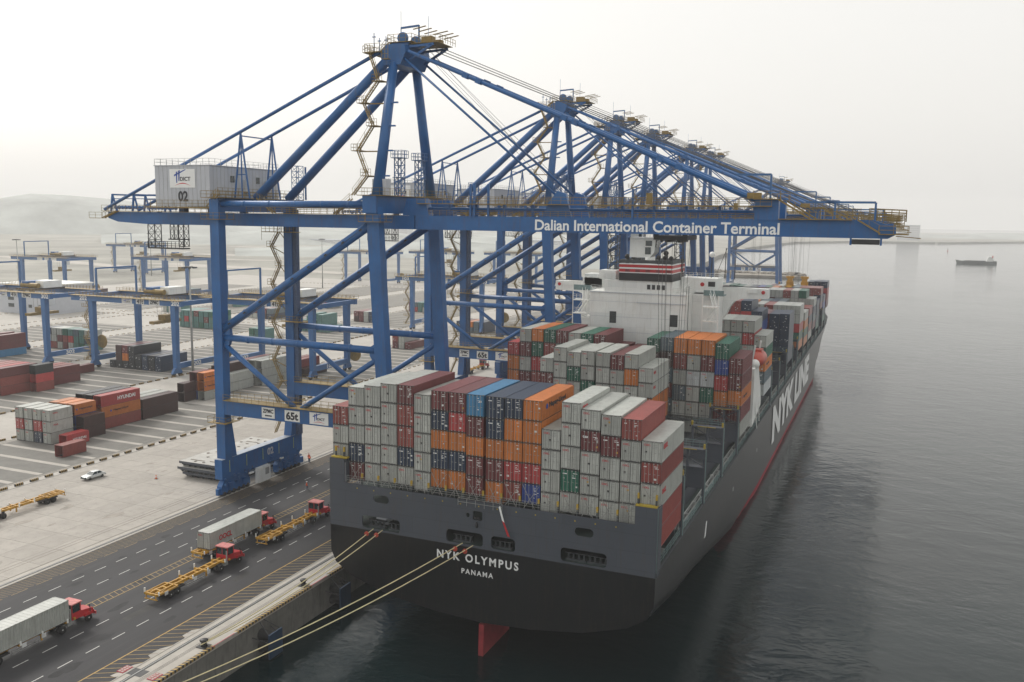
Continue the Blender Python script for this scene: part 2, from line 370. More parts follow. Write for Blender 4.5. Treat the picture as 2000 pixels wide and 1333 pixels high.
# reclaimed flats: pale bare strips on the land
mb = MB()
for i in range(26):
    x = rr.uniform(-1500,-250); y = rr.uniform(560,2200); l = rr.uniform(80,420); wd = rr.uniform(10,40); a = rr.uniform(-0.35,0.35)
    p = [(-l/2,-wd/2),(l/2,-wd*0.3),(l/2*0.9,wd/2),(-l/2*0.8,wd*0.4)]
    if x + l/2 > -230: continue
    z = 4.66+i*0.012
    mb.add([(x+u*math.cos(a)-v*math.sin(a), y+u*math.sin(a)+v*math.cos(a), z) for u,v in p], [(0,1,2,3)])
struct(mb.build('bare_ground', m_concl))
# rock breakwater beyond the last crane
mb = MB(); rr = random.Random(11)
for i in range(260):
    t = i/260; x = -150+115*t+rr.uniform(-5,5); y = 840+30*math.sin(t*3)+rr.uniform(-6,6); s = rr.uniform(1.6,3.4)
    z = 2.2+2.2*math.sin(t*9)*0.3+rr.uniform(-1,1)
    mb.lathe([(0.01,-s),(s*rr.uniform(.8,1.2),-s*0.3),(s*rr.uniform(.7,1.1),s*0.4),(0.01,s*0.8)],(x,y,z),6)
mb.poly([(-156,830),(-36,834),(-34,868),(-150,872)],'z',-2,2.2)
br = mb.build('rock_breakwater', m_rock); stuff(br, 'low rock breakwater in the water behind the farthest crane', 'breakwater')

# ---- quay surfaces
sheet('yard_road', -470, -66.9, -190, 520, 4.94, m_lane)
road = sheet('road', -64.9, -31.0, -190, 640, 4.98, m_asph)
sheet('crane_rail_strip', -66.9, -64.9, -190, 640, 4.97, m_concl)
sheet('quay_edge_strip', -31.0, -26.4, -190, 640, 4.97, m_concl)
# concrete apron of separate slabs (each slab an object)
apron = sheet('apron_bed', -104.2, -66.9, -60, 130, 4.952, m_concd)
me_s = MB().box(-2.28,2.28,-2.68,2.68,-0.05,0.0).mesh('concrete_slab', m_conc)
k = 0
for i in range(8):
    for j in range(34):
        x = -69.25-i*4.6; y = -41+j*5.4; k += 1
        o = inst(me_s, 'concrete_slab', apron, (x,y,5.004+((i*7+j*5)%5)*0.0015))
# rails in their slots, kerbs, hatches and lane lines
def strips(name, items, m, parent=None, z=4.99, kind=True):
    mb = MB()
    for (a,b,c,d) in items: mb.quad((*a,z),(*b,z),(*c,z),(*d,z))
    o = mb.build(name, m, parent); return struct(o) if kind else o
for x, nm in ((-65.66,'land'),(-29.97,'sea')):
    mb = MB().box(x-0.28,x-0.10,-190,640,4.96,4.974); mb.box(x+0.10,x+0.28,-190,640,4.96,4.974)
    struct(mb.build('rail_slot', m_dark))
    t = MB().box(x-0.05,x+0.05,-190,640,4.9,5.03).build('crane_rail', m_steel); tag(t, 'steel crane rail along the %s side of the truck road' % nm, 'rail')
mb = MB()
for x in (-28.62,-28.40,-28.20): mb.box(x-0.04,x+0.04,-190,640,4.96,4.975)
struct(mb.build('cable_trench', m_concd))
mb = MB()
for x in (-70.6,-69.7): mb.box(x-0.05,x+0.05,-190,640,5.0,5.016)
struct(mb.build('drain_line', m_rock))
struct(MB().box(-64.95,-64.78,-190,640,4.97,5.02).build('kerb', m_concl))
struct(MB().box(-31.12,-30.98,-190,640,4.97,5.02).build('kerb', m_concl))
P = 3.934
def dashes(x, y0, n, ln=2.05, wd=0.13):
    return [((x-wd/2,y0+i*P),(x+wd/2,y0+i*P),(x+wd/2,y0+i*P+ln),(x-wd/2,y0+i*P+ln)) for i in range(n)]
lane = []
for x, y0 in ((-58.1,-21.5),(-53.98,-17.0),(-43.74,-34.4),(-39.0,-32.4)):
    lane += dashes(x, y0-P*8, 100)
strips('lane_marking', lane, m_lwhite)
lane_t = []
it = []
for i in range(300):                                      # seaside hatch
    y = -70+i*1.2
    if y < 230: it.append(((-34.25,y),(-31.15,y+1.75),(-31.15,y+1.87),(-34.25,y+0.13)))
strips('hatched_marking', it, m_lyel)
strips('edge_line', [((-34.42,-150),(-34.24,-150),(-34.24,640),(-34.42,640))], m_lyel2, z=4.994)
it = []
for i in range(300):                                      # landside hatch
    y = -60+i*1.0; it.append(((-64.7,y),(-61.6,y+3.9),(-61.6,y+4.02),(-64.7,y+0.14)))
strips('hatched_marking', it, m_lyel)
strips('edge_line', dashes(-61.45,-60,80,2.6,0.1), m_lyel, z=4.994)
it = []
for i in range(320):
    y = -60+i*0.95; it.append(((-49.85,y+0.45),(-48.5,y),(-48.5,y+0.10),(-49.85,y+0.55)))
strips('hatched_marking', it, m_lyel)
strips('edge_line', [((x-0.06,-150),(x+0.06,-150),(x+0.06,640),(x-0.06,640)) for x in (-49.9,-48.45)], m_lyel2, z=4.994)
# oil stains and patched asphalt on the road
sr = random.Random(21); mb = MB()
for i in range(70):
    x = sr.uniform(-61,-36); y = sr.uniform(-45,120); r0 = sr.uniform(0.2,1.0); n_ = 10; z = 4.9835+0.0001*(i%9)
    mb.add([(x,y,z)]+[(x+r0*sr.uniform(.5,1.1)*math.cos(k*0.6283),y+r0*sr.uniform(1.0,2.6)*math.sin(k*0.6283),z) for k in range(n_)],[(0,1+k,1+(k+1)%n_) for k in range(n_)])
struct(mb.build('oil_stain', mat('oil_stained_asphalt',(0.018,0.018,0.020),0.85,var=0.4)))
mb = MB()
for i in range(16):
    x = sr.uniform(-62,-37); y = sr.uniform(-45,110); w2 = sr.uniform(0.6,1.6); l2 = sr.uniform(2,9); mb.quad((x,y,4.9845),(x+w2,y,4.9845),(x+w2,y+l2,4.9845),(x,y+l2,4.9845))
struct(mb.build('asphalt_patch', mat('patched_asphalt',(0.038,0.037,0.036),0.85,var=0.3,scale=0.8)))
mb = MB()
for i in range(60):
    x = sr.uniform(-102,-71); y = sr.uniform(-30,110); r0 = sr.uniform(0.3,1.4); z = 5.013+0.0002*(i%9)
    mb.add([(x,y,z)]+[(x+r0*sr.uniform(.4,1.1)*math.cos(k*0.6283),y+r0*sr.uniform(.8,2.2)*math.sin(k*0.6283),z) for k in range(10)],[(0,1+k,1+(k+1)%10) for k in range(10)])
struct(mb.build('concrete_stain', mat('stained_concrete',(0.30,0.275,0.24),0.85,var=0.25)))
# quay cope with black and yellow stripes, and red stretches by the bollards
cope = struct(MB().box(-26.75,-26.28,-150,640,4.6,5.10).build('quay_cope', m_concl))
mb = MB()
for i in range(330):
    y = -60+i*0.62
    if (y+1.2) % 20 < 4.2: continue
    mb.poly([(y,5.104),(y+0.30,5.104),(y+0.30,5.108),(y,5.108)][:4],'x',-26.75,-26.27) if False else mb.quad((-26.75,y,5.104),(-26.27,y+0.22,5.104),(-26.27,y+0.52,5.104),(-26.75,y+0.30,5.104))
    mb.quad((-26.274,y+0.22,5.1),(-26.274,y+0.52,5.1),(-26.274,y+0.52,4.78),(-26.274,y+0.22,4.78))
struct(mb.build('stripe_marking', m_black))
mb = MB()
for i in range(330):
    y = -60+i*0.62+0.31
    if (y+1.2) % 20 < 4.2: continue
    mb.quad((-26.75,y,5.104),(-26.27,y+0.22,5.104),(-26.27,y+0.50,5.104),(-26.75,y+0.28,5.104))
    mb.quad((-26.274,y+0.22,5.1),(-26.274,y+0.50,5.1),(-26.274,y+0.50,4.78),(-26.274,y+0.22,4.78))
struct(mb.build('stripe_marking', m_lyel2))
it = []
for y in range(-61, 640, 20): it.append(((-26.40,y-0.2),(-26.27,y-0.2),(-26.27,y+3.8),(-26.40,y+3.8)))
strips('cope_red_line', it, m_boot, z=5.11)
# lifting pits and steel plates on the edge strip
struct(MB().box(-31.0,-28.9,-30.05,-28.6,4.971,4.986).build('crane_tie_down_pit', m_dark))
strips('concrete_pad', [((-32.2,-31.2),(-31.1,-31.2),(-31.1,-27.4),(-31.7,-28.2)),((-31.9,-25.8),(-31.1,-26.2),(-31.1,-22.6),(-31.9,-24.0)),((-31.9,-20.2),(-31.1,-20.6),(-31.1,-17.6),(-31.9,-18.6))], m_concl)
for (x0,y0,lab) in ((-32.3,-30.2,'rusty steel cover plate on the hatched marking beside the rail pit'),(-27.9,-30.1,'rusty steel cover plate on the quay edge strip beside the rail pit')):
    t = thing('cover_plate', lab, 'plate', (x0,y0,4.995), 'steel cover plates by the rail pit')
    MB().box(x0,x0+0.95,y0,y0+1.55,4.996,5.05).build('plate', m_boot, t)
    mb = MB()
    for a in range(2):
        for c in range(4): mb.box(x0+0.12+a*0.42,x0+0.4+a*0.42,y0+0.1+c*0.37,y0+0.36+c*0.37,5.052,5.07)
    mb.build('tread', m_concl, t)
# ---- bollards
def bollard(y, lab):
    t = thing('bollard', lab, 'bollard', (-27.5,y,4.97), 'mooring bollards on the quay edge')
    MB().box(-28.2,-26.9,y-0.65,y+0.65,4.975,5.06).build('base', m_dark, t)
    MB().lathe([(0.42,5.06),(0.34,5.25),(0.32,5.55),(0.50,5.72),(0.52,5.85),(0.30,5.95)],(-27.5,y,0),14).build('post', m_black, t, smooth=True)
    return t
bollard(-21.3,'black bollard with ropes on the quay edge nearest the camera'); bollard(-1.2,'black bollard on the quay edge just left of the black hull')
for y, l in ((18.8,1),): pass
# ---- fenders on the quay wall
def fender(y, lab):
    t = thing('fender', lab, 'fender', (-26.3,y,1.5), 'fenders hung on the quay wall')
    MB().box(-24.25,-24.05,y-1.35,y+1.35,0.2,3.5).build('panel', mat('blue_fender_facing',(0.012,0.035,0.075),0.6,dirt=(0.02,0.03,0.04),dirt_amt=0.7), t)
    for z in (1.1,2.7): MB().lathe([(0.8,0.0),(0.62,0.6),(0.6,1.6),(0.8,2.15)],(-26.39,y,z),12,'x').build('rubber_cone', m_tyre, t)
    mb = MB()
    for s in (-1,1):
        a = Vector((-26.35,y+s*0.4,4.6)); b2 = Vector((-24.2,y+s*1.2,3.4)); mb.beam(a,b2,0.09,0.09); mb.beam((-26.35,y+s*1.9,3.0),(-24.2,y+s*1.3,2.4),0.09,0.09)
    mb.build('chain', m_dark, t)
fender(4.2,'blue faced fender on the quay wall under the left edge of the stern'); fender(-12.0,'blue faced fender on the quay wall below the two mooring lines')
fender(20.3,'blue faced fender on the quay wall in the shade of the ship')

# ---- container yard: paved blocks with pale strips across, painted kerb blocks alongside
blocks = [(-135.5,-107.3,-30,88,6.6),(-135.5,-107.3,100,240,6.6),(-199,-164,-20,240,6.6),(-254,-218,20,240,6.6),(-309,-272,60,210,6.6),(-135.5,-107.3,262,470,6.6),(-199,-164,262,470,6.6),(-254,-218,262,470,6.6),(-309,-272,262,470,6.6),(-364,-327,262,440,6.6),(-419,-382,262,430,6.6)]
for (x0,x1,y0,y1,p) in blocks: struct(MB().quad((x0,y0,4.96),(x1,y0,4.96),(x1,y1,4.96),(x0,y1,4.96)).build('container_block_paving', m_slab))
it = []
for (x0,x1,y0,y1,p) in blocks:
    y = y0 + (5.9 if x0 == -135.5 and y0 == -30 else 3.0)
    while y < y1-1:
        it.append(((x0+0.3,y-0.62),(x1-0.25,y-0.62),(x1-0.25,y+0.62),(x0+0.3,y+0.62))); y += p
strips('pale_strip', it, m_concl, z=4.972)
mb = MB()
for (x0,x1,y0,y1,p) in blocks:
    for x in (x0-0.35,x1+0.35,x0-1.3,x1+1.0): mb.box(x-0.07,x+0.07,y0,y1,4.95,4.985)
struct(mb.build('gantry_runway_edge', m_rock))
kme = MB().mi(0).box(-0.2,0.2,-0.85,0.85,0,0.42)
kme.mi(1)
for s in (-0.62,-0.2,0.22,0.62): kme.box(-0.205,0.205,s-0.09,s+0.09,0.0,0.424)
kme = kme.mesh('kerb_block', [m_black, m_lyel2])
# kerb blocks: near rows one by one, far rows joined
n = 0
def kerb_row(x, y0, y1, where, near=False):
    y = y0; i = 0
    while y < y1:
        o = bpy.data.objects.new('kerb_block', kme); C.objects.link(o); o.location = (x, y, 4.95)
        lab = 'black and yellow kerb block in the %s' % where
        if near and 2 <= i < 20: lab = 'black and yellow kerb block, %s from the left edge along the pale apron' % (KO[i-2])
        tag(o, lab, 'kerb block', 'painted kerb blocks along the yard roads'); y += 3.35; i += 1
KO = ['first','second','third','fourth','fifth','sixth','seventh','eighth','ninth','tenth','eleventh','twelfth','thirteenth','fourteenth','fifteenth','sixteenth','seventeenth','eighteenth']
kerb_row(-104.9, 5.1, 150, 'row along the pale apron, behind the crane leg', True); kerb_row(-163.0, 50, 240, 'row at the foot of the second yard block'); kerb_row(-138.2, 34, 150, 'row behind the nearest yard block')
mb = MB()
def kfar(x, y0, y1):
    y = y0
    while y < y1:
        mb.mi(0).box(x-0.16,x+0.16,y-0.8,y+0.8,4.95,5.11); mb.mi(1).box(x-0.165,x+0.165,y-0.3,y+0.3,4.95,5.114); y += 3.35
for x,y0,y1 in ((-104.9,150,500),(-138.2,150,470),(-163,240,470),(-202,40,470),(-216,60,470),(-257,120,470),(-270,140,470),(-312,160,470),(-326,180,470),(-367,180,440)): kfar(x,y0,y1)
for y in (245,257,474):
    x = -110
    while x > -380:
        mb.mi(0).box(x-0.8,x+0.8,y-0.16,y+0.16,4.95,5.11); mb.mi(1).box(x-0.3,x+0.3,y-0.165,y+0.165,4.95,5.114); x -= 3.35
stuff(mb.build('kerb_block', [m_black, m_lyel2]), 'rows of painted kerb blocks far back in the container yard', 'kerb blocks')

# ================================================================ CONTAINERS
CW = 2.438
_cm = {}
def corrugated(mb, axis, a0, a1, z0, z1, pos, out, pitch, depth):
    """vertical corrugations along axis from a0 to a1 at pos, bulging towards out (+1/-1)"""
    n = max(2, int((a1-a0)/pitch)); w = (a1-a0)/n; prof = []
    for i in range(n):
        s = a0+i*w; prof += [(s,0),(s+w*0.32,0),(s+w*0.5,depth),(s+w*0.82,depth)]
    prof.append((a1,0)); vs = []
    for s, d in prof:
        for z in (z0,z1): vs.append((pos-out*d, s, z) if axis == 'y' else (s, pos-out*d, z))
    mb.add(vs, [(2*i,2*i+2,2*i+3,2*i+1) for i in range(len(prof)-1)])
def cmeshes(L, H):
    k = (L,H)
    if k in _cm: return _cm[k]
    mb = MB(); hw = CW/2
    # frame: corner posts, top and bottom rails (slot 0), castings (slot 1)
    for sx in (-1,1):
        for yy in (0,L):
            x0 = sx*hw - (0.16 if sx > 0 else 0); y0 = yy - (0.16 if yy else 0)
            mb.mi(0).box(x0,x0+0.16,y0,y0+0.16,0.12,H-0.12)
            mb.mi(1).box(x0-0.006,x0+0.166,y0-0.006,y0+0.176,0,0.118); mb.box(x0-0.006,x0+0.166,y0-0.006,y0+0.176,H-0.118,H)
        x0 = sx*(hw-0.03)
        mb.mi(0).box(x0-0.03,x0+0.03,0.17,L-0.17,0.02,0.18); mb.box(x0-0.03,x0+0.03,0.17,L-0.17,H-0.09,H-0.012)
        corrugated(mb,'y',0.165,L-0.165,0.18,H-0.09,sx*(hw-0.02),sx,0.34,0.075)
    mb.box(-hw+0.16,hw-0.16,0.01,0.10,0.02,0.16); mb.box(-hw+0.16,hw-0.16,0.01,0.10,H-0.13,H-0.012)
    mb.box(-hw+0.16,hw-0.16,L-0.1,L-0.01,0.02,0.16); mb.box(-hw+0.16,hw-0.16,L-0.1,L-0.01,H-0.13,H-0.012)
    corrugated(mb,'x',-hw+0.16,hw-0.16,0.16,H-0.13,L-0.03,1,0.28,0.05)
    mb.quad((-hw+0.05,0.1,H-0.03),(hw-0.05,0.1,H-0.03),(hw-0.05,L-0.1,H-0.03),(-hw+0.05,L-0.1,H-0.03))
    n = int(L/0.6)
    for i in range(1,n): mb.box(-hw+0.1,hw-0.1,L*i/n-0.09,L*i/n+0.09,H-0.03,H-0.012)
    mb.mi(2).box(-hw+0.17,hw-0.17,0.0,0.012,0.0,0.085).box(-hw+0.17,hw-0.17,0.0,0.012,H-0.06,H-0.013)  # dark edge strips: painted shade of the gaps between stacked boxes
    for sx in (-1,1):
        mb.box(min(sx*hw,sx*(hw-0.035)),max(sx*hw,sx*(hw-0.035)),-0.003,0.012,0.12,H-0.12); mb.box(min(sx*(hw+0.001),sx*(hw-0.02)),max(sx*(hw+0.001),sx*(hw-0.02)),0.17,L-0.17,0.0,0.055)
    mb.mi(2).quad((-hw+0.1,0.1,0.05),(-hw+0.1,L-0.1,0.05),(hw-0.1,L-0.1,0.05),(hw-0.1,0.1,0.05))
    body = mb.mesh('container_body', [m_steel, m_cast, m_seal_shade])
    # a door leaf, hinged at its outer side; x from 0 to dw
    dw = hw-0.17; mb = MB()
    mb.mi(0).box(0,dw,0.035,0.06,0.17,H-0.14)
    for z in (0.17,H-0.24): mb.box(0.02,dw-0.02,0.012,0.035,z,z+0.09)
    nz = 5
    for i in range(nz):
        z = 0.30+(H-0.6)*(i+0.15)/nz; mb.box(0.03,dw-0.03,0.016,0.035,z,z+(H-0.6)/nz*0.55)
    mb.mi(1).box(-0.03,0.012,0.006,0.06,0.14,H-0.11).box(dw-0.022,dw+0.004,0.004,0.06,0.14,H-0.11).box(0.012,dw-0.022,0.005,0.06,0.13,0.175).box(0.012,dw-0.022,0.005,0.06,H-0.155,H-0.11)
    door = mb.mesh('door', [m_steel, m_seal_shade])
    mb = MB()
    for x in (dw*0.27, dw*0.72):
        mb.beam((x,-0.012,0.08),(x,-0.012,H-0.06),0.045,0.045); mb.box(x-0.08,x+0.08,-0.03,0.0,0.10,0.20); mb.box(x-0.08,x+0.08,-0.03,0.0,H-0.22,H-0.12)
        mb.box(x-0.03,x+0.26,-0.04,-0.015,H*0.44,H*0.44+0.05)
    bars = mb.mesh('locking_bars', [m_bar])
    _cm[k] = (body, door, bars, dw); return _cm[k]
def objmat(o, m):
    o.material_slots[0].link = 'OBJECT'; o.material_slots[0].material = m
me_plate = MB().box(0,0.30,-0.004,0,0,0.24).mesh('sticker', [m_sticker])
me_platey = MB().box(0,0.24,-0.004,0,0,0.22).mesh('sticker', [m_stick2])
me_platek = MB().box(0,0.26,-0.004,0,0,0.26).mesh('sticker', [m_black])
me_mark = MB().box(0,0.30,-0.004,0,0,0.24).mesh('marking', [m_steel])
me_markw = MB().box(0,0.30,-0.004,0,0,0.24).mesh('marking', [m_txtw])
crand = random.Random(42)
PK = list(PAINT); MASS = {}
def mass_box(key, x, y, z, L, H, code):
    mb = MASS.setdefault(key, MB()); mb.mi(PK.index(code)); mb.box(x-1.215,x+1.215,y+0.03,y+L,z,z+H-0.02)
    for s in (-0.85,-0.3,0.3,0.85): mb.box(x+s-0.02,x+s+0.02,y-0.005,y+0.028,z+0.1,z+H-0.15)
    mb.mi(PK.index('K')).box(x-1.21,x+1.21,y+0.02,y+L-0.03,z-0.02,z+0.07); mb.box(x+1.19,x+1.235,y+0.02,y+0.1,z,z+H); mb.box(x-0.03,x+0.03,y-0.008,y+0.02,z,z+H-0.1)
    if code in 'NKMB' and L > 7:
        mb.mi(PK.index('W'))
        for q in range(5): a_ = crand.uniform(-1.0,0.8); b_ = crand.uniform(0.2,2.0); mb.box(x+a_,x+a_+crand.uniform(.12,.34),y-0.012,y+0.02,z+b_,z+b_+crand.uniform(.08,.3))

NC = [0]
me_emb = MB().lathe([(0.02,-0.01),(0.42,-0.008),(0.42,0.0)],(0,0,0),8,'y').mesh('emblem', [m_txtb])
def container(cx, y, z, L, H, code, label, group, front='full', side_logo=None, rz=0.0, end_logo=None):
    m, cn = PAINT[code]; body, door, bars, dw = cmeshes(L, H); NC[0] += 1
    t = thing('shipping_container', label, 'container', (cx,y,z), group, rz)
    o = inst(body, 'body', t); objmat(o, m)
    hw = CW/2
    if side_logo:
        txt, w_, h_, mm, yo, zo = side_logo
        inst(text_mesh(txt,w_,h_,mm,0.02), 'lettering', t, (hw+0.035, yo, zo), (0,0,R(90)))
        if txt.startswith('Hapag'): o = inst(me_emb,'emblem',t,(hw+0.03, yo-0.75, zo+h_*0.5),(0,0,R(90))); o.scale = (h_,1,h_)
    if front == 'body': return t
    o = inst(door, 'door', t, (-hw+0.165,0,0)); objmat(o, m)
    o = inst(door, 'door', t, (0.006,0,0)); objmat(o, m)
    if front == 'full':
        inst(bars, 'locking_bars', t, (-hw+0.165,0,0)); inst(bars, 'locking_bars', t, (0.006,0,0))
        if code in 'GW':
            inst(text_mesh('OOCL',0.80,0.24,m_txtr,0.02), 'lettering', t, (-hw+0.25,0.004,H-0.62))
            if crand.random() < 0.75: inst(me_platek, 'sticker', t, (-hw+0.38+crand.choice((0,0,0.55)),0.008,H*0.42))
            if crand.random() < 0.3: inst(me_platey, 'sticker', t, (-hw+0.85,0.008,H*0.60))
            for q in range(3): o = inst(me_plate, 'marking', t, (0.18,0.008,H-0.5-q*0.2)); o.scale = (1.6,1,0.28); o.data = me_mark
        else:
            for q in range(crand.choice((2,3,4))):
                if code == 'O' and q > 0: break
                o = inst(me_markw, 'marking', t, (0.22+crand.uniform(0,.25),0.008,H-0.5-q*crand.uniform(.18,.3))); o.scale = (crand.uniform(0.7,2.0),1,crand.uniform(0.18,0.34))
            if end_logo: inst(text_mesh(end_logo,0.75,0.32,m_txtw,0.02), 'lettering', t, (-hw+0.22,0.005,H-0.95))
            elif code in 'RMBNE': o = inst(me_markw, 'marking', t, (-hw+0.3,0.006,H-0.62)); o.scale = (crand.uniform(1,2),1,0.5)
            for q in range(4 if code in 'NK' else 2):
                if code == 'O' and q: continue
                o = inst(me_plate, 'sticker', t, (crand.choice((-0.85,0.30,0.55,0.78))+crand.uniform(-.05,.05), 0.008-q*0.004, H*crand.uniform(0.15,0.75)))
                s = crand.uniform(0.5,1.15); o.scale = (s,1,s*crand.uniform(.5,1))
            if crand.random() < 0.25 and code in 'MBR': inst(me_platey, 'sticker', t, (0.7,0.008,H*0.2))
    return t
def colx(c): return (c-9)*2.5427+(0.127 if c >= 9 else -0.127)+CW/2
ORD = ['first','second','third','fourth','fifth','sixth','seventh','eighth','ninth','tenth','eleventh','twelfth','thirteenth','fourteenth','fifteenth','sixteenth','seventeenth','eighteenth']
TIER = ['top','second','third','fourth','fifth','sixth','seventh']
def colname(c): return ORD[c] if c < 9 else None
def column(c, y, ztop, codes, stack, group, L=12.192, hs=None, logos={}, ends={}, shown=9):
    z = ztop
    side = ('%s column from left' % ORD[c]) if c < 9 else (('%s column from right' % ORD[17-c]) if c < 17 else 'rightmost column')
    for i, code in enumerate(codes):
        h = 2.896 if (hs and i < len(hs) and hs[i] == 'H') else 2.591
        z -= h+0.012
        if i >= shown: mass_box('deck', colx(c), y, z, L if L > 7 else 12.192, h, code); continue
        lab = '%s container, %s tier of %s in %s' % (PAINT[code][1], TIER[i], side, stack)
        if L < 7:
            for q in range(2):
                container(colx(c), y+q*6.12, z, L, h, code, '%s short container, %s tier, %s half, %s behind stern stack' % (PAINT[code][1], TIER[i], 'near' if q == 0 else 'far', side), group, 'full' if q == 0 else 'body',
                    side_logo=('OOCL',1.6,0.5,m_txtr,0.6,1.5) if (q == 0 and c >= 12) else None)
        else:
            container(colx(c), y, z, L, h, code, lab, group, side_logo=logos.get(i), end_logo=ends.get(i))
S1 = 'stern stack'; G1 = 'containers stacked across the stern of the ship'
OS = ('OOCL',2.0,0.62,m_txtr,0.7,1.55)
stern = [
 (0,31.22,'BGG','SSS'),(1,34.1,'GGGNM','SSSSS'),(2,34.5,'GGGGG','HSSSS'),(3,35.0,'GGGGG','SHHSS'),(4,35.0,'MBBNG','SHHSS'),
 (5,34.0,'GGGGG','SSSSS'),(6,34.7,'MNONO','SSSSS'),(7,34.7,'MRONO','SSSSS'),(8,34.67,'LMOMM','HSSSS'),(9,34.64,'NNOMO','HSSHH'),
 (10,34.64,'NOORB','SHSSS'),(11,34.64,'OOORU','SHSSS'),(12,31.22,'GGGGG','SSHSS'),(13,34.85,'GGGEG','SHHHS'),(14,34.2,'GMGGG','SSHSS'),
 (15,33.8,'GMGGG','SSHSS'),(16,33.54,'BGGGG','SSSSS'),(17,31.14,'GBGBB','SSHSS')]
for c, zt, cd, hs in stern:
    lg = {}
    if c == 11: lg = {0:('Hapag-Lloyd',6.2,0.85,m_txtk,2.6,1.2), 1:('Hapag-Lloyd',6.2,0.85,m_txtk,2.6,1.2)}
    if c == 17: lg = {0:OS, 2:OS}
    if c == 13: lg = {0:OS}
    pass
    column(c, 0.0, zt, cd, S1, G1, hs=hs, logos=lg, ends={1:'tex'} if c == 14 else {})
# support the columns that end higher than the deck house: hidden lower tier
S2 = 'stack behind stern stack'; G2 = 'containers stacked in the middle of the after deck'
mid = [(5,32.45,'GMB',''),(6,34.53,'GGGM','SHSS'),(7,33.85,'GEGG','SSSS'),(8,34.2,'GGEG','SSSS'),(9,34.17,'GGGM','SHSS'),(10,33.87,'MGGG','SSSS'),(11,34.21,'GOGG','SHSS')]
for c, zt, cd, hs in mid: column(c, 46.0, zt, cd, S2, G2, hs=hs, shown=3)
column(12, 46.0, 32.0, 'GGOO', S2, G2, L=6.058)
S3 = 'row against white superstructure'; G3 = 'containers in the row against the superstructure'
row = [(0,32.6,'ROOM'),(1,35.41,'GMGM'),(2,35.55,'OERB'),(3,35.55,'EBMB'),(4,35.5,'MGMG'),(5,35.2,'GMG'),(6,35.2,'EMG'),(7,35.15,'MMB'),(8,32.6,'MMG'),(9,32.3,'MGG'),(10,32.2,'GGM'),
 (11,35.16,'ECMSM'),(12,35.5,'SCSMS'),(13,35.5,'OBGSGG'),(14,35.45,'OGWGGG'),(15,35.45,'OMWEGG'),(16,35.0,'EUROMM'),(17,32.46,'MMOMG')]
for c, zt, cd in row:
    hs = 'HHHHHH' if c >= 13 else 'SHHH'
    column(c, 61.0, zt, cd, S3, G3, hs=hs, logos={2:('Hapag-Lloyd',4.0,0.6,m_txtk,2.5,1.1)} if c == 17 else {})
S4 = 'row under starboard bridge wing'; G4 = 'containers just forward of the superstructure'
for c, zt, cd in [(14,36.0,'GG'),(15,36.0,'GG'),(16,36.0,'GRG'),(17,33.0,'GEOSW')]: column(c, 92.5, zt, cd, S4, G4, logos={2:('Hapag-Lloyd',4.0,0.6,m_txtk,2.5,1.1)} if c == 17 else {})
S5 = 'row beyond the starboard bridge wing'; G5 = 'containers on the forward deck'
for c, zt, cd in [(12,37.4,'MB'),(13,37.4,'BR'),(14,37.6,'NR'),(15,35.1,'NU')]: column(c, 123.1, zt, cd, S5, G5, shown=0)
S6 = 'dark row half way along the forward deck'
for c, zt, cd in [(14,33.2,'MM'),(15,33.2,'MMC'),(16,33.2,'NNNNN'),(17,33.3,'NNNNN')]: column(c, 138.4, zt, cd, S6, G5, shown=0)
S7 = 'pale topped row half way to the bow'
for c, zt, cd in [(11,33.8,'MR'),(12,33.4,'OR'),(13,33.0,'GG'),(14,32.9,'BB'),(15,33.0,'GGM'),(16,33.0,'GGR'),(17,33.0,'GGREO')]: column(c, 167.0, zt, cd, S7, G5, shown=0)
S8 = 'five tier row towards the bow'
for c, zt, cd in [(9,33.7,'GB'),(10,33.7,'OB'),(11,33.75,'MGM'),(12,33.8,'GMN'),(13,33.8,'GGN'),(14,33.8,'BGN'),(15,33.85,'GGNN'),(16,33.85,'EGNN'),(17,31.2,'GNSM')]: column(c, 214.9, zt, cd, S8, G5, shown=0)
S9 = 'foremost row at the bow'
for c, zt, cd in [(15,33.0,'NM'),(16,33.2,'NMR'),(17,33.2,'NRBM')]: column(c, 279.0, zt, cd, S9, G5, shown=0)
S10 = 'last row but one before the bow'
for c, zt, cd in [(14,32.8,'SB'),(15,32.8,'BR'),(16,32.8,'BB'),(17,32.8,'BNM')]: column(c, 245.5, zt, cd, S10, G5, shown=0)
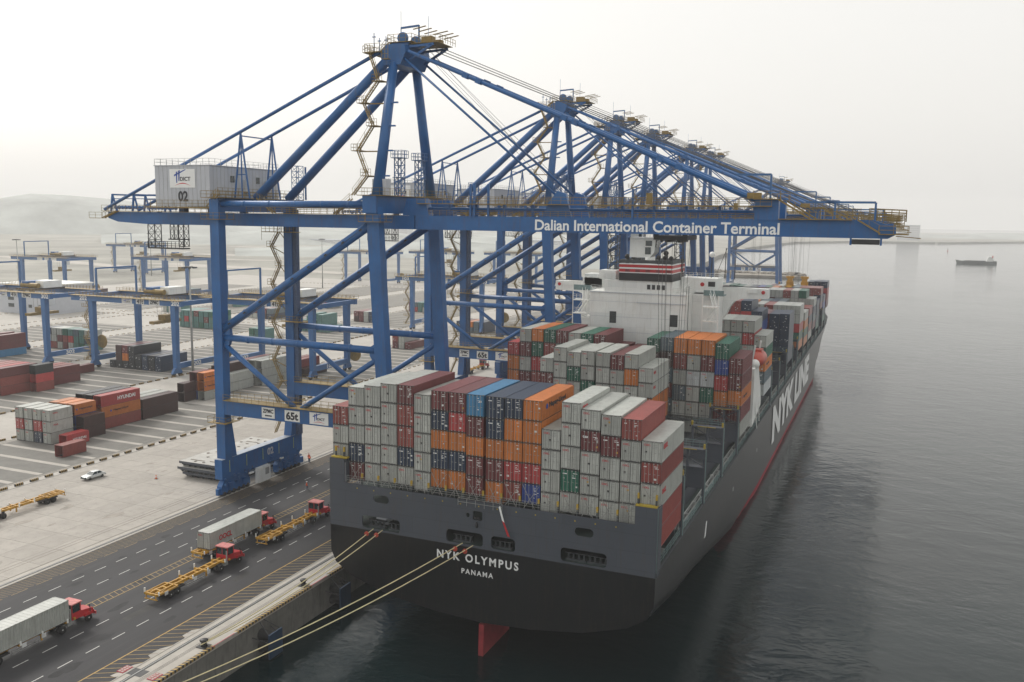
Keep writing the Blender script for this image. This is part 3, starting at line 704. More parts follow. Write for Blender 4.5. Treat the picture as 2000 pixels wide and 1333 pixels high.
# the rest of the forward deck cargo, seen only as tops between the rows in front
mbs = {}
fr = random.Random(5)
seen = {(167.0,c) for c in range(11,18)} | {(214.9,c) for c in range(9,18)} | {(138.4,c) for c in range(14,18)} | {(123.1,c) for c in range(12,16)} | {(245.5,c) for c in range(14,18)} | {(279.0,c) for c in range(15,18)}
codes = 'GMBNONNESMGNBUN'
cm = MB(); cols = list(PAINT)
for yb in (107.8,123.1,138.4,153.0,167.0,184.3,199.6,214.9,230.2,245.5,260.8,279.0):
    base = {107.8:30.0,123.1:31.0,138.4:30.5,153.0:27.0,167.0:32.5,184.3:31.0,199.6:31.5,214.9:33.0,230.2:31.2,245.5:32.4,260.8:31.6,279.0:31.0}[yb]
    zt = base
    for c in range(18):
        if (yb,c) in seen: continue
        if c % 3 == 0: zt = base + fr.choice((0,0,0.3,-2.6,-0.3))
        if yb in (107.8,123.1,153.0) and c > 14: continue
        if yb > 270 and (c < 4): zt -= 2.6
        if yb in (184.3,199.6,230.2,260.8) and c >= 15: zt = min(zt, 29.5)
        z = zt; x0 = colx(c)
        for k in range(3 if c < 16 else 5):
            code = fr.choice(codes); cm.mi(cols.index(code)); z1 = z; z0 = z-2.58
            if z0 < 17: break
            cm.box(x0-1.2,x0+1.2,yb+0.03,yb+12.1,z0,z1-0.03)
            for s in (-0.6,0,0.6): cm.box(x0+s-0.03,x0+s+0.03,yb,yb+0.028,z0+0.1,z1-0.1)
            z = z0-0.02
cs = cm.build('shipping_container', [PAINT[k][0] for k in cols]); stuff(cs, 'closely stacked containers of many colours filling the forward deck', 'containers')
# yard stacks: (first column x centre, y, length, columns of codes bottom to top)
def yard(x0, y, L, colsx, name, group, pitch=2.8, H=2.591, base=5.0, front='full', logos={}, mass=None):
    for i, cd in enumerate(colsx):
        z = base
        for j, code in enumerate(cd):
            if mass: mass_box(mass, x0+i*pitch, y, z, L, H, code); z += H+0.012; continue
            lab = '%s container, %s in the %s column of %s' % (PAINT[code][1], ['bottom','second up','third up','fourth up'][j], ORD[i], name)
            if len(cd) == 1 and len(colsx) == 1: lab = '%s container, %s' % (PAINT[code][1], name)
            container(x0+i*pitch, y, z, L, H, code, lab, group, front, side_logo=logos.get((i,j)))
            z += H+0.012
YG = 'containers stacked in the near yard block'
yard(-134.9, 39.5, 6.058, ['GRG','GGG','NRG','GGG'], 'white-topped yard stack', YG, pitch=2.85, logos={(3,1):('OOCL',1.3,0.35,m_txtr,0.8,1.6),(3,2):('OOCL',1.3,0.3,m_txtr,0.8,1.7)})
yard(-114.9, 32.8, 6.058, ['B'], 'standing alone nearest the apron in the yard', YG, front='body', logos={})
yard(-121.6, 39.6, 6.058, ['R'], 'behind the lone one at the yard edge', YG, front='body', logos={(0,0):('HYUNDAI',3.6,0.6,m_txtw,1.6,1.0)})
yard(-132.5, 46.6, 6.058, ['OOO','OOO','UUO'], 'orange yard stack', YG, pitch=2.85, front='body', logos={(2,2):('Hapag-Lloyd',3.6,0.5,m_txtk,1.3,1.1)})
yard(-123.9, 46.4, 6.058, ['CC'], 'dark pair by the orange stack', YG, front='body', logos={})
yard(-133.1, 54.6, 12.192, ['CKK','CKK','BOR'], 'yard stack with red on top', YG, pitch=2.9, H=2.75, front='body', logos={(2,2):('HYUNDAI',5.6,0.95,m_txtw,5.0,1.0),(2,1):('Hapag-Lloyd',4.6,0.6,m_txtk,3.6,1.2)})
yard(-132.7, 67.2, 12.192, ['GG','GG','CC'], 'long stack behind the red one', YG, pitch=2.85, front='body', logos={})
YG2 = 'containers stacked further along the near yard block'
yard(-133.3, 88.5, 12.192, ['CC'], 'dark pair beyond the long stack', YG2, front='body')
yard(-132.6, 92.6, 6.058, ['UMM','GOO'], 'orange stack beside the crane leg', YG2, front='body', logos={(1,1):('Hapag-Lloyd',3.4,0.5,m_txtk,1.2,1.1),(1,2):('Hapag-Lloyd',3.4,0.5,m_txtk,1.2,1.1)})
yard(-134.8, 104.0, 12.192, ['GGC','GG'], 'grey stack behind the crane leg', YG2, pitch=2.85, front='body')
yard(-135.0, 117.0, 12.192, ['GGM','GGG','GGG'], 'pale stack behind the crane leg', YG2, pitch=2.85, front='body')
yard(-133, 136, 12.192, ['MB','MB','C'], 'brown stack under the crane sill', YG2, pitch=2.85, front='body')
YG3 = 'containers stacked in the left yard block'
yard(-195.8, 72.0, 12.192, ['BNM','BNB','MKB','CNR','BBM'], 'yard stack at the left edge', YG3, pitch=2.85, front='body')
yard(-180.8, 80.5, 6.058, ['BRK'], 'leftmost short yard stack', YG3, front='body', logos={})
yard(-190.8, 87.5, 12.192, ['BB','MB','MM'], 'brown stack near the left edge', YG3, pitch=2.85, front='body')
yard(-194.6, 101.5, 12.192, ['M'], 'low and long behind the brown yard stack', YG3, front='body')
YG4 = 'containers stacked under the yard gantry crane'
yard(-194.2, 122, 12.192, ['K','KCC','KOM','KKK','KK','NN','KK','NN'], 'dark yard stack under the yard gantry crane', YG4, pitch=2.85, front='body', mass='yard')
YG5 = 'containers stacked in the third yard block'
yard(-250.6, 144.5, 6.058, ['RGN','BGG','GMG','MBE','GRT','TTS','ETT','TNG'], 'mixed yard stack left of the yard gantry crane', YG5, pitch=2.85, front='body', mass='yard')
yard(-252, 118, 12.192, ['LMM','LM','LMM'], 'low yard stack behind the left yard gantry', YG5, pitch=2.85, front='body', mass='yard')
YG6 = 'green containers far back in the yard'
yard(-253.5, 218, 12.192, ['TTT','TRT','TTT','TTM','ETT','TMT','TTE'], 'green yard stack far behind the tall lamp mast', YG6, pitch=2.85, front='body', mass='yard')
yard(-196, 232, 12.192, ['TT','TTT','TE','TTT','T'], 'green yard stack seen between the crane legs', YG6, pitch=2.85, front='body', mass='yard')
yard(-196, 196, 6.058, ['TE','TT','TT'], 'short green yard stack under the second yard gantry', YG6, pitch=2.85, front='body', mass='yard')
YG7 = 'containers far back in the yard'
yard(-133, 262, 12.192, ['SN','SM','SO','SS','NN'], 'blue grey yard stack seen between far crane legs', YG7, pitch=2.85, front='body', mass='yard')
yard(-196, 330, 12.192, ['MM','RS','TT','GT'], 'far yard stack with a red and a teal one', YG7, pitch=2.85, front='body', mass='yard')
yard(-250, 320, 12.192, ['C','GG','SR'], 'far yard stack behind the second crane leg', YG7, pitch=2.85, front='body', mass='yard')
yard(-306, 262, 12.192, ['GGC','TTC','TTG'], 'far yard stack right of the white office', YG7, pitch=2.85, front='body', mass='yard')
yard(-415, 300, 12.192, ['GM','MM','MG','GG','MM','MC'], 'far brown row', YG7, pitch=2.85, front='body', mass='yard')
yard(-306, 300, 12.192, ['GG','TG','GW','WW','GG','T'], 'far pale row', YG7, pitch=2.85, front='body', mass='yard')
yard(-250, 262, 12.192, ['GGM','GM','GG','CM','NS'], 'far mixed row', YG7, pitch=2.85, front='body', mass='yard')
yard(-196, 275, 12.192, ['CM','MM','GG','NN'], 'far dark row', YG7, pitch=2.85, front='body', mass='yard')
yard(-133, 205, 12.192, ['MB','GG','M'], 'brown row', YG7, pitch=2.85, front='body', mass='yard')
yard(-360, 330, 12.192, ['TT','TE','SS'], 'most distant green yard stack', YG7, pitch=2.85, front='body', mass='yard')
for key, lab in (('deck','dark rows of stacked containers on the forward deck, seen beyond the white superstructure'),('yard','distant stacks of containers standing in the back blocks of the yard')):
    o = MASS[key].build('shipping_container', [PAINT[k][0] for k in PK]); stuff(o, lab, 'containers')
print('containers', NC[0])
# ================================================================ SHIP-TO-SHORE CRANE (local frame: y = 0 at its middle, z from quay)
YC = 38.0
m_boomtxt = mat('boom_lettering_white', (0.85,0.86,0.86), 0.5, var=0.02)
def sts(first_number='02', text=True, trolley_x=15.0):
    root = thing('ship_to_shore_crane', 'nearest blue container crane with its white lettered boom across the picture', 'crane', (-47.7,YC,5.0), 'blue container cranes along the quay')
    B = lambda mb, name, m, par=None, smooth=False: mb.build(name, m, par or root, smooth)
    LX = -65.66
    ss = lambda z: -29.9-(z-5)*0.0570            # the seaside legs lean inwards
    for sy in (-1,1):
        y = YC+sy*10.6
        mb = MB().beam((LX,y,12.0),(LX,y,59.6),1.95,1.85,1.95,1.85,up=(0,1,0))
        mb.poly([(y-sy*0.9,12.1),(y-sy*2.3,12.1),(y-sy*0.9,20.4)],'x',LX-0.9,LX+0.9)
        B(mb,'leg',m_blue)
        mb = MB().beam((ss(12),y,12.0),(ss(59.6),y,59.6),2.1,1.75,2.3,1.75,up=(0,1,0)); B(mb,'leg',m_blue)
        # portal beam with walkway
        B(MB().box(LX+0.98,ss(22)-1.1,y-0.85,y+0.85,20.5,23.15),'portal_beam',m_blue)
        mb = MB().box(LX+1.2,ss(22)-1.3,y-1.45,y+1.45,23.2,23.28)
        mb.rail([(LX+1.2,y-1.4,23.28),(ss(22)-1.3,y-1.4,23.28)]); mb.rail([(LX+1.2,y+1.4,23.28),(ss(22)-1.3,y+1.4,23.28)])
        B(mb,'walkway',m_yel)
        # horizontal tube, V bracing, long diagonal
        B(MB().tube((LX+0.8,y,34.7),(ss(34.5)-0.9,y,34.5),0.62,12),'tie_tube',m_blue,smooth=True)
        xm = -48.9
        B(MB().tube((LX+0.6,y,33.6),(xm-0.7,y,23.0),0.48,12),'brace',m_blue,smooth=True)
        B(MB().tube((ss(33)-0.8,y,33.2),(xm+0.7,y,23.0),0.48,12),'brace',m_blue,smooth=True)
        B(MB().tube((LX+0.7,y,36.2),(ss(55)-0.9,y,55.6),0.74,14),'long_diagonal',m_blue,smooth=True)
        def splice(p, q, r_, n_):
            p = Vector(p); q = Vector(q); dd = (q-p).normalized(); s_ = MB()
            for i_ in range(1,n_): c_ = p.lerp(q,i_/n_); s_.tube(c_-dd*0.09,c_+dd*0.09,r_+0.05,12)
            return s_
        sp_ = splice((LX+0.7,y,36.2),(ss(55)-0.9,y,55.6),0.74,6)
        for z_,r_ in ((34.6,0.62),(58.85,0.55)):
            t_ = splice((LX+0.8,y,z_),(ss(34.5)-0.9,y,z_),r_,6); sp_.add(t_.v,t_.f)
        B(sp_,'splice_flange',m_blue2)
        mb = MB()
        for k in range(9):
            t = (k+0.5)/9; p = Vector((LX+0.7,y-0.95,36.2)).lerp(Vector((ss(55)-0.9,y-0.95,55.6)),t); mb.beam(p,p+Vector((0.5,0,0.28)),0.08,0.25)
        mb.beam((LX+2,y-0.95,36.0),(ss(55)-3,y-0.95,54.2),0.06,0.06); B(mb,'cable_run',m_dark)
        # gusset knots
        mb = MB().poly([(LX+0.9,32.4),(LX+2.0,33.4),(LX+2.4,34.6),(LX+2.3,36.6),(LX+0.9,37.2)],'y',y-0.35,y+0.35); B(mb,'gusset',m_blue)
        mb = MB().poly([(ss(33)-0.95,31.4),(ss(33)-2.4,33.6),(ss(33)-2.4,35.0),(ss(33)-0.95,36.0)],'y',y-0.35,y+0.35); B(mb,'gusset',m_blue)
        # top tubes tying the leg heads
        B(MB().tube((LX+0.9,y,58.8),(-34.2,y,58.9),0.55,12),'tie_tube',m_blue,smooth=True)
        # platforms round the legs
        for (xx,zz) in ((LX,56.0),(ss(56),56.0),(LX,18.9)):
            mb = MB().box(xx-2.1,xx+2.1,y-1.9,y-1.0,zz,zz+0.1); mb.box(xx-2.1,xx+2.1,y+1.0,y+1.9,zz,zz+0.1); mb.box(xx-2.1,xx-1.2,y-1.0,y+1.0,zz,zz+0.1); mb.box(xx+1.2,xx+2.1,y-1.0,y+1.0,zz,zz+0.1)
            mb.rail([(xx-2.1,y-1.9,zz+0.1),(xx+2.1,y-1.9,zz+0.1),(xx+2.1,y+1.9,zz+0.1),(xx-2.1,y+1.9,zz+0.1),(xx-2.1,y-1.9,zz+0.1)])
            B(mb,'platform',m_yel)
    for X, nm in ((LX,'land'),(-29.9,'sea')):
        # sill beam and bogies
        B(MB().box(X-0.85,X+0.85,YC-12.4,YC+12.0,8.3,12.0),'sill_beam',m_blue)
        B(MB().poly([(YC-11.6,8.28),(YC-10.4,7.3),(YC-5.0,7.3),(YC-4.2,8.28)],'x',X-0.7,X+0.7),'equaliser_beam',m_blue); B(MB().poly([(YC+4.2,8.28),(YC+5.0,7.3),(YC+10.6,7.3),(YC+11.6,8.28)],'x',X-0.7,X+0.7),'equaliser_beam',m_blue)
        fr_ = random.Random(int(-X)); mb = MB()
        for q_ in range(46):
            yy = fr_.uniform(-12,11.6); zz = fr_.uniform(5.7,9.4); s1, s2 = fr_.uniform(0.12,0.5), fr_.uniform(0.1,0.5)
            if -4 < yy < 1: continue
            mb.box(X+0.7,X+0.9+fr_.uniform(0,0.3),YC+yy,YC+yy+s1,zz,zz+s2)
        stuff(B(mb,'bogie_fittings',m_blue2)); mb = MB()
        for q_ in range(12): yy = fr_.uniform(-12,11.6); zz = fr_.uniform(5.6,8.8); mb.beam((X+0.95,YC+yy,zz),(X+0.95,YC+yy+fr_.uniform(-.7,.7),zz+fr_.uniform(.3,1.0)),0.07,0.07)
        stuff(B(mb,'hydraulic_hoses',m_dark))
        mb = MB().box(X-0.85,X+0.85,YC-12.3,YC+11.9,12.02,12.08); B(mb,'sill_top',mat('pale_sill_top',(0.40,0.44,0.50),0.5))
        mb = MB(); 
        for yy in (-10.4,-5.6,-0.8,4.2,9.0): mb.box(X+0.86,X+0.90,YC+yy,YC+yy+0.14,9.4,11.6)
        B(mb,'stripe',mat('pale_green_stripe',(0.35,0.42,0.15),0.6))
        for yy in (-10.2,-6.2,6.2,10.0):
            g = MB().poly([(YC+yy-2.2,5.5),(YC+yy+1.9,5.5),(YC+yy+1.8,6.7),(YC+yy+0.7,8.55),(YC+yy-0.8,8.55),(YC+yy-2.1,6.9)],'x',X-0.55,X+0.55).build('bogie',m_blue,root)
            for k in (-1.4,-0.1,1.2):
                MB().tube((X-0.62,YC+yy+k,5.42),(X+0.62,YC+yy+k,5.42),0.42,14).build('wheel',m_dark,g,smooth=True)
            MB().box(X+0.56,X+0.95,YC+yy-0.5,YC+yy+0.4,6.1,7.3).build('gear_box',m_blue,g)
        for s in (-1,1):
            mb = MB().box(X-0.3,X+0.3,YC+s*12.6-0.4,YC+s*12.6+0.5,5.4,6.6); B(mb,'buffer',m_blue)
    # portal cross beams between the two frames at the landside
    B(MB().box(LX-0.8,LX+0.8,YC-9.6,YC+9.6,57.4,59.8),'cross_beam',m_blue)
    B(MB().box(-34.4,-31.8,YC-12.0,YC+12.0,57.45,60.3),'cross_beam',m_blue)
    for X,z in ((LX,59.82),(-33.1,60.32)):
        mb = MB().box(X-2.2,X+2.2,YC-12.3,YC+12.3,z,z+0.1)
        mb.rail([(X-2.2,YC-12.3,z+0.1),(X+2.2,YC-12.3,z+0.1),(X+2.2,YC+12.3,z+0.1),(X-2.2,YC+12.3,z+0.1),(X-2.2,YC-12.3,z+0.1)],1.15); B(mb,'platform',m_yel)
    # twin girders and boom
    for sy in (-1,1):
        y = YC+sy*4.5
        B(MB().poly([(-97.5,55.9),(-95,55.2),(-88,54.85),(-28.4,54.85),(-28.4,57.15),(-97.5,57.15)],'y',y-0.8,y+0.8),'girder',m_blue)
        B(MB().poly([(-28.2,54.85),(45.6,54.85),(46.6,55.4),(46.6,56.4),(43.5,57.4),(-28.2,57.15)],'y',y-0.8,y+0.8),'boom_girder',m_blue)
        mb = MB().box(-27.5,30,y+sy*0.9-0.7,y+sy*0.9+0.7,59.1,59.22); mb.rail([(-27.5,y+sy*1.55,59.22),(30,y+sy*1.55,59.22)]); mb.rail([(-27.5,y+sy*0.3,59.22),(30,y+sy*0.3,59.22)])
        mb.rail([(-27.5,y+sy*0.85,57.2),(27.5,y+sy*0.85,57.2)],0.9,0.05,1.3,2)
        B(mb,'boom_walkway',m_yel)
        B(MB().tube((-27.5,y,58.35),(27.5,y,58.35),0.26,8),'upper_chord',m_blue)
        mb = MB()
        for k in range(12): x = -27+k*4.95; mb.box(x-0.18,x+0.18,y-0.25,y+0.25,57.16,59.1)
        for k in range(11): x = -27+k*4.95; mb.beam((x,y,57.3),(x+4.95,y,59.0),0.10,0.10)
        B(mb,'chord_post',m_blue)
        B(MB().box(27.6,30.9,y-0.85,y+0.85,57.16,60.1),'stay_bracket',m_blue)
        B(MB().poly([(-5.5,57.16),(-0.6,57.16),(-1.6,60.9),(-3.0,61.3),(-4.4,59.5)],'y',y-0.4,y+0.4),'stay_bracket',m_blue)
        B(MB().poly([(-30.6,57.16),(-25.6,57.16),(-26.4,60.0),(-29.8,60.0)],'y',y-0.9,y+0.9),'hinge_bracket',m_blue)
        # backreach walkway
        mb = MB().box(-98.5,-67,y+sy*1.0-0.5,y+sy*1.0+0.5,57.2,57.3); mb.rail([(-98.5,y+sy*1.45,57.3),(-67,y+sy*1.45,57.3)]); mb.rail([(-63,y+sy*1.45,57.3),(-36,y+sy*1.45,57.3)],1.0,0.06,1.6,2); mb.box(-63,-36,y+sy*1.0-0.5,y+sy*1.0+0.5,57.2,57.3)
        mb.stair((-98.4,y+sy*1.2,55.9),(-94.6,y+sy*1.2,57.3)); mb.box(-101.5,-98.2,y+sy*1.2-0.6,y+sy*1.2+0.6,55.8,55.9); mb.rail([(-101.5,y+sy*1.8,55.9),(-98.2,y+sy*1.8,55.9)])
        B(mb,'walkway',m_yel)
        # boom tip walkway and frame
        mb = MB(); yy = y+sy*1.0
        mb.box(31.0,40.9,yy-0.5,yy+0.5,57.3,57.42); mb.rail([(36.5,yy+sy*0.5,57.4),(42,yy+sy*0.5,57.4)],1.1,0.08); mb.stair((30.9,yy,60.1),(35.4,yy,57.4),0.8)
        mb.box(27.4,31.2,yy-0.7,yy+0.7,60.12,60.22); mb.rail([(27.4,yy+sy*0.7,60.2),(31.2,yy+sy*0.7,60.2)],1.1,0.08)
        mb.stair((41.6,yy,57.4),(44.6,yy,55.6),0.8); mb.box(44.4,48.2,yy-0.5,yy+0.5,55.4,55.52); mb.rail([(44.4,yy+sy*0.5,55.5),(48.2,yy+sy*0.5,55.5)],1.1,0.08)
        B(mb,'tip_walkway',m_yel)
        # A-frame
        b0 = Vector((-33.1,YC+sy*9.4,60.3)); t0 = Vector((-33.1,YC+sy*3.9,82.6))
        B(MB().tube(b0,t0,0.95,14,0.78),'mast_leg',m_blue,smooth=True)
        B(MB().tube((-61.6,YC+sy*4.7,59.9),(-34.6,YC+sy*3.6,83.0),0.82,14),'mast_back_leg',m_blue,smooth=True)
        # stays
        B(MB().tube((-99.2,YC+sy*4.5,57.6),(-35.6,YC+sy*4.2,84.4),0.33,8),'back_stay',m_blue,smooth=True)
        B(MB().tube((-3.0,YC+sy*4.5,60.4),(-31.0,YC+sy*3.9,83.2),0.20,8),'fore_stay',m_blue,smooth=True)
        mb = MB(); a = Vector((29.2,YC+sy*4.5,59.4)); b2 = Vector((-30.2,YC+sy*4.0,84.3))
        mb.tube(b2,a.lerp(b2,0.5),0.27,8,0.36); mb.tube(a.lerp(b2,0.5),a,0.36,8,0.46)
        for t in (0.22,0.27,0.5,0.53,0.78,0.82): p = a.lerp(b2,t); d = (b2-a).normalized(); mb.beam(p-d*0.5,p+d*0.5,0.85,0.85)
        B(mb,'fore_stay',m_blue,smooth=False)
        mb = MB()
        for k in (0,0.5,1.0): mb.tube((-28.4,YC+sy*(2.2+k*0.7),86.2-k),(40.5,YC+sy*(2.0+k),57.8),0.035,4)
        for k in (0,0.6): mb.tube((-29,YC+sy*(1.4+k),85.0),(-1-k*3,YC+sy*(1.5+k),59.5),0.03,4)
        B(mb,'hoist_wire',m_wire)
        # stay trestles on the machinery house platform
        mb = MB(); tp = Vector((-65.0,YC+sy*4.5,71.8))
        for dx in (-1.7,1.7): mb.beam((tp.x+dx,tp.y,59.9),tp,0.24,0.24)
        mb.beam((tp.x-1.05,tp.y,64.2),(tp.x+1.05,tp.y,64.2),0.18,0.18); mb.beam((tp.x,tp.y,59.9),tp,0.18,0.18)
        B(mb,'stay_trestle',m_blue)
    B(MB().beam((-65.0,YC-4.5,71.2),(-65.0,YC+4.5,71.2),0.2,0.2),'trestle_tie',m_blue)
    # cross ties of boom
    mb = MB()
    for x in (-96.6,-75,-50,-14,-2,12,29.3,45.8): mb.box(x-0.35,x+0.35,YC-3.7,YC+3.7,55.6,56.9)
    B(mb,'boom_tie',m_blue)
    # machinery on the boom: sheaves, lights, gantries
    for (x,w_) in ((29.6,5),(38.5,4),(43.8,6.5)):
        mb = MB()
        h = 3.6 if w_ > 4.5 and x < 40 else 2.6
        zz = 60.1 if x < 31 else 57.2
        mb.beam((x,YC-4.6,zz),(x,YC-4.6,zz+h),0.28,0.28); mb.beam((x,YC-4.6,zz+h),(x-w_,YC-4.6,zz+h),0.34,0.30); B(mb,'davit',m_blue2)
    mb = MB()
    for x in (-17.8,-17.1,-14.6,9.5): mb.box(x-0.16,x+0.16,YC-5.7,YC-5.4,57.2,62.4 if x < 0 else 61.6)
    B(mb,'boom_post',m_blue)
    mb = MB().box(26.4,28.4,YC-5.3,YC-4.6,60.25,61.1); mb.box(11.6,12.5,YC-5.8,YC-5.4,59.3,61.0); B(mb,'drive_unit',m_yel)
    mb = MB().rail([(43,YC-4,57.4),(47.8,YC-4,57.2),(47.8,YC+4,57.2),(43,YC+4,57.4)],1.6,0.09,0.9,3); mb.rail([(44,YC-2,56.6),(47.6,YC-2,56.6)],1.6,0.09,0.8,3); mb.beam((46.6,YC-3,55.2),(49.8,YC-3,54.95),0.12,0.12)
    for x in (36.5,38.6,40.8): mb.beam((x,YC-3.2,57.4),(x,YC-3.2,59.0),0.10,0.10); mb.beam((x-1.2,YC-3.2,58.9),(x+1.2,YC-3.2,58.9),0.14,0.10)
    B(mb,'tip_cage',m_yel)
    B(MB().box(41.0,44.6,YC-5.2,YC-3.9,54.0,54.7),'tip_spreader_stop',m_dark); B(MB().box(40.7,40.95,YC-5.3,YC-3.8,53.9,54.84).box(44.65,44.9,YC-5.3,YC-3.8,53.9,54.84),'stop_bracket',m_blue)
    # mast head
    mb = MB().poly([(-34.9,82.2),(-31.6,82.2),(-30.6,84.2),(-30.8,85.5),(-34.2,85.6),(-35.6,84.2)],'y',YC-4.3,YC+4.3); mb.box(-34.2,-31.0,YC-2.6,YC+2.6,85.6,86.1); B(mb,'mast_head',m_blue)
    B(MB().lathe([(0.9,-0.35),(1.0,-0.1),(1.0,0.1),(0.9,0.35)],(-32.4,YC-2.0,86.9),14,'y').lathe([(0.9,-0.35),(1.0,0),(0.9,0.35)],(-32.0,YC+1.8,86.9),14,'y'),'sheave',m_blue2)
    mb = MB().box(-38.0,-35.0,YC-5.2,YC+3.4,84.3,84.42); mb.rail([(-35.0,YC-5.2,84.4),(-38.0,YC-5.2,84.4),(-38.0,YC+3.4,84.4),(-35.0,YC+3.4,84.4)],1.3,0.06,1.0); mb.stair((-37.2,YC-2.0,84.4),(-35.0,YC-2.0,86.2),0.7)
    mb.box(-34.8,-30.2,YC-3.0,YC+3.0,86.1,86.2); mb.rail([(-34.8,YC-3.0,86.2),(-30.2,YC-3.0,86.2),(-30.2,YC+3.0,86.2),(-34.8,YC+3.0,86.2),(-34.8,YC-3.0,86.2)],1.2,0.06,1.1)
    mb.box(-34.4,-33.2,YC-5.6,YC-4.7,83.0,83.1); mb.rail([(-34.4,YC-5.6,83.1),(-33.2,YC-5.6,83.1)],2.2,0.07,0.6,2)
    B(mb,'head_platform',m_yel)
    for s in (-2.6,2.6): mb = MB().beam((-30.8,YC+s,83.2),(-26.6,YC+s,85.4),0.3,0.4); mb.beam((-30.8,YC+s,85.3),(-26.2,YC+s,85.5),0.3,0.4); B(mb,'head_bracket',m_blue)
    mb = MB().box(-30.4,-25.4,YC-2.8,YC+2.8,85.75,85.85); mb.box(-29.0,-27.0,YC-1.8,YC-0.4,85.9,87.0); mb.box(-28.0,-26.6,YC+0.6,YC+1.8,85.9,86.8); mb.rail([(-28.6,YC-2.8,85.8),(-24.9,YC-2.8,85.8),(-24.9,YC+2.8,85.8)],1.1,0.06,0.9)
    for s in (-2,0,2): mb.beam((-26.6,YC+s,87.1),(-23.9,YC+s,87.5),0.35,0.09); mb.beam((-30.4,YC+s,88.2),(-28,YC+s,88.6),0.35,0.09)
    B(mb,'floodlight_bar',m_yel)
    mb = MB().beam((-33.9,YC,86.4),(-33.9,YC,89.0),0.12,0.12); mb.beam((-33.9,YC,89.0),(-30.4,YC,89.2),0.3,0.3); mb.beam((-30.4,YC,89.3),(-30.4,YC,86.4),0.22,0.22); mb.beam((-33.9,YC,88.9),(-33.9,YC,91.8),0.05,0.05); mb.beam((-28.6,YC,87.4),(-28.6,YC,90.6),0.05,0.05)
    for (x,yy,h) in ((-37.2,-3.4,3.4),(-36.4,-3,2.6),(-36.0,-1.5,3.1),(-37.0,1,2.4)): mb.beam((x,YC+yy,84.4),(x,YC+yy,84.4+h),0.10,0.10); mb.beam((x-0.3,YC+yy,84.4+h*0.8),(x+0.3,YC+yy,84.4+h*0.8),0.3,0.12)
    B(mb,'head_crane',m_blue2)
    # stair up the mast leg
    mb = MB(); zz = 60.4; side = 0; zs = [60.4,63.6,67.8,71.9,75.8,79.4,84.3]
    for k in range(len(zs)-1):
        z0, z1 = zs[k], zs[k+1]
        xo = lambda z: -34.6-0.2
        yl = lambda z: YC-9.4+(z-60.3)*(5.2/22.3)-0.9
        p0 = Vector((-34.9-(0 if k%2 else 2.4), yl(z0), z0)); p1 = Vector((-34.9-(2.4 if k%2 else 0), yl(z1), z1))
        mb.stair(p0, p1, 0.7)
        mb.box(p1.x-1.0,p1.x+1.0,p1.y-0.6,p1.y+1.0,z1-0.06,z1+0.04); mb.rail([(p1.x-1.0,p1.y+1.0,z1),(p1.x-1.0,p1.y-0.6,z1),(p1.x+1.0,p1.y-0.6,z1)],1.1,0.05,0.9)
        mb.beam((p1.x,yl(z1)+0.3,z1-0.1),(-33.0,yl(z1)+0.9,z1-0.1),0.2,0.2)
    B(mb,'mast_stair',m_yel)
    mb = MB()
    for z in (63.6,67.8,71.9,75.8): y = YC-9.4+(z-60.3)*(5.2/22.3); mb.box(-32.6,-31.2,y-0.15,y+0.15,z-0.1,z+0.15)
    B(mb,'step_bracket',m_blue)
    # floodlight pylons on the seaside cross beam
    for y in (YC-2.2,YC+5.0):
        mb = MB().lattice((-33.0,y),1.3,60.4,67.0,5,0.14); mb.box(-34.1,-31.9,y-1.1,y+1.1,66.9,67.0); mb.rail([(-34.1,y-1.1,67),(-31.9,y-1.1,67),(-31.9,y+1.1,67),(-34.1,y+1.1,67),(-34.1,y-1.1,67)],1.2,0.07,0.7)
        mb.box(-33.9,-32.1,y-0.9,y+0.9,63.6,63.7); B(mb,'light_pylon',m_blue2)
    B(MB().box(-34.2,-31.6,YC-9.2,YC-7.6,60.45,63.1),'electrical_cabin',m_house)
    mb = MB().lattice((-62.8,YC+9.4),1.6,59.9,66.5,6,0.10); mb.tube((-60.9,YC+9.4,59.9),(-60.9,YC+9.4,66.3),0.2,6); B(mb,'rear_pylon',m_blue2)
    # machinery house
    hx0,hx1,hy0,hy1,hz0,hz1 = -82.0,-69.1,YC-8.4,YC+11.6,58.3,65.7
    h = MB().box(hx0,hx1,hy0,hy1,hz0,hz1).build('machinery_house', m_house, root)
    MB().box(hx0-0.15,hx1+0.15,hy0-0.15,hy1+0.15,hz1+0.01,hz1+0.14).build('roof', m_house, h)
    mb = MB()
    for k in range(1,13): x = hx0+(hx1-hx0)*k/13; mb.box(x-0.02,x+0.02,hy0-0.03,hy0,hz0,hz1)
    for k in range(1,20): y = hy0+(hy1-hy0)*k/20; mb.box(hx1,hx1+0.03,y-0.02,y+0.02,hz0,hz1)
    mb.build('wall_seam', m_steel, h)
    for y in (hy0+5.6,hy0+13.0): MB().box(hx1+0.03,hx1+0.08,y,y+1.1,hz0+4.6,hz0+5.8).build('window', m_glass, h)
    for y in (hy0+9.0,hy0+15.6): MB().box(hx1+0.04,hx1+0.9,y,y+1.6,hz0+2.9,hz0+5.2).build('vent_hood', m_house, h)
    mb = MB().rail([(hx0,hy0,hz1+0.14),(hx1,hy0,hz1+0.14),(hx1,hy1,hz1+0.14),(hx0,hy1,hz1+0.14),(hx0,hy0,hz1+0.14)],1.15,0.05,1.5); mb.build('roof_railing', m_steel, h)
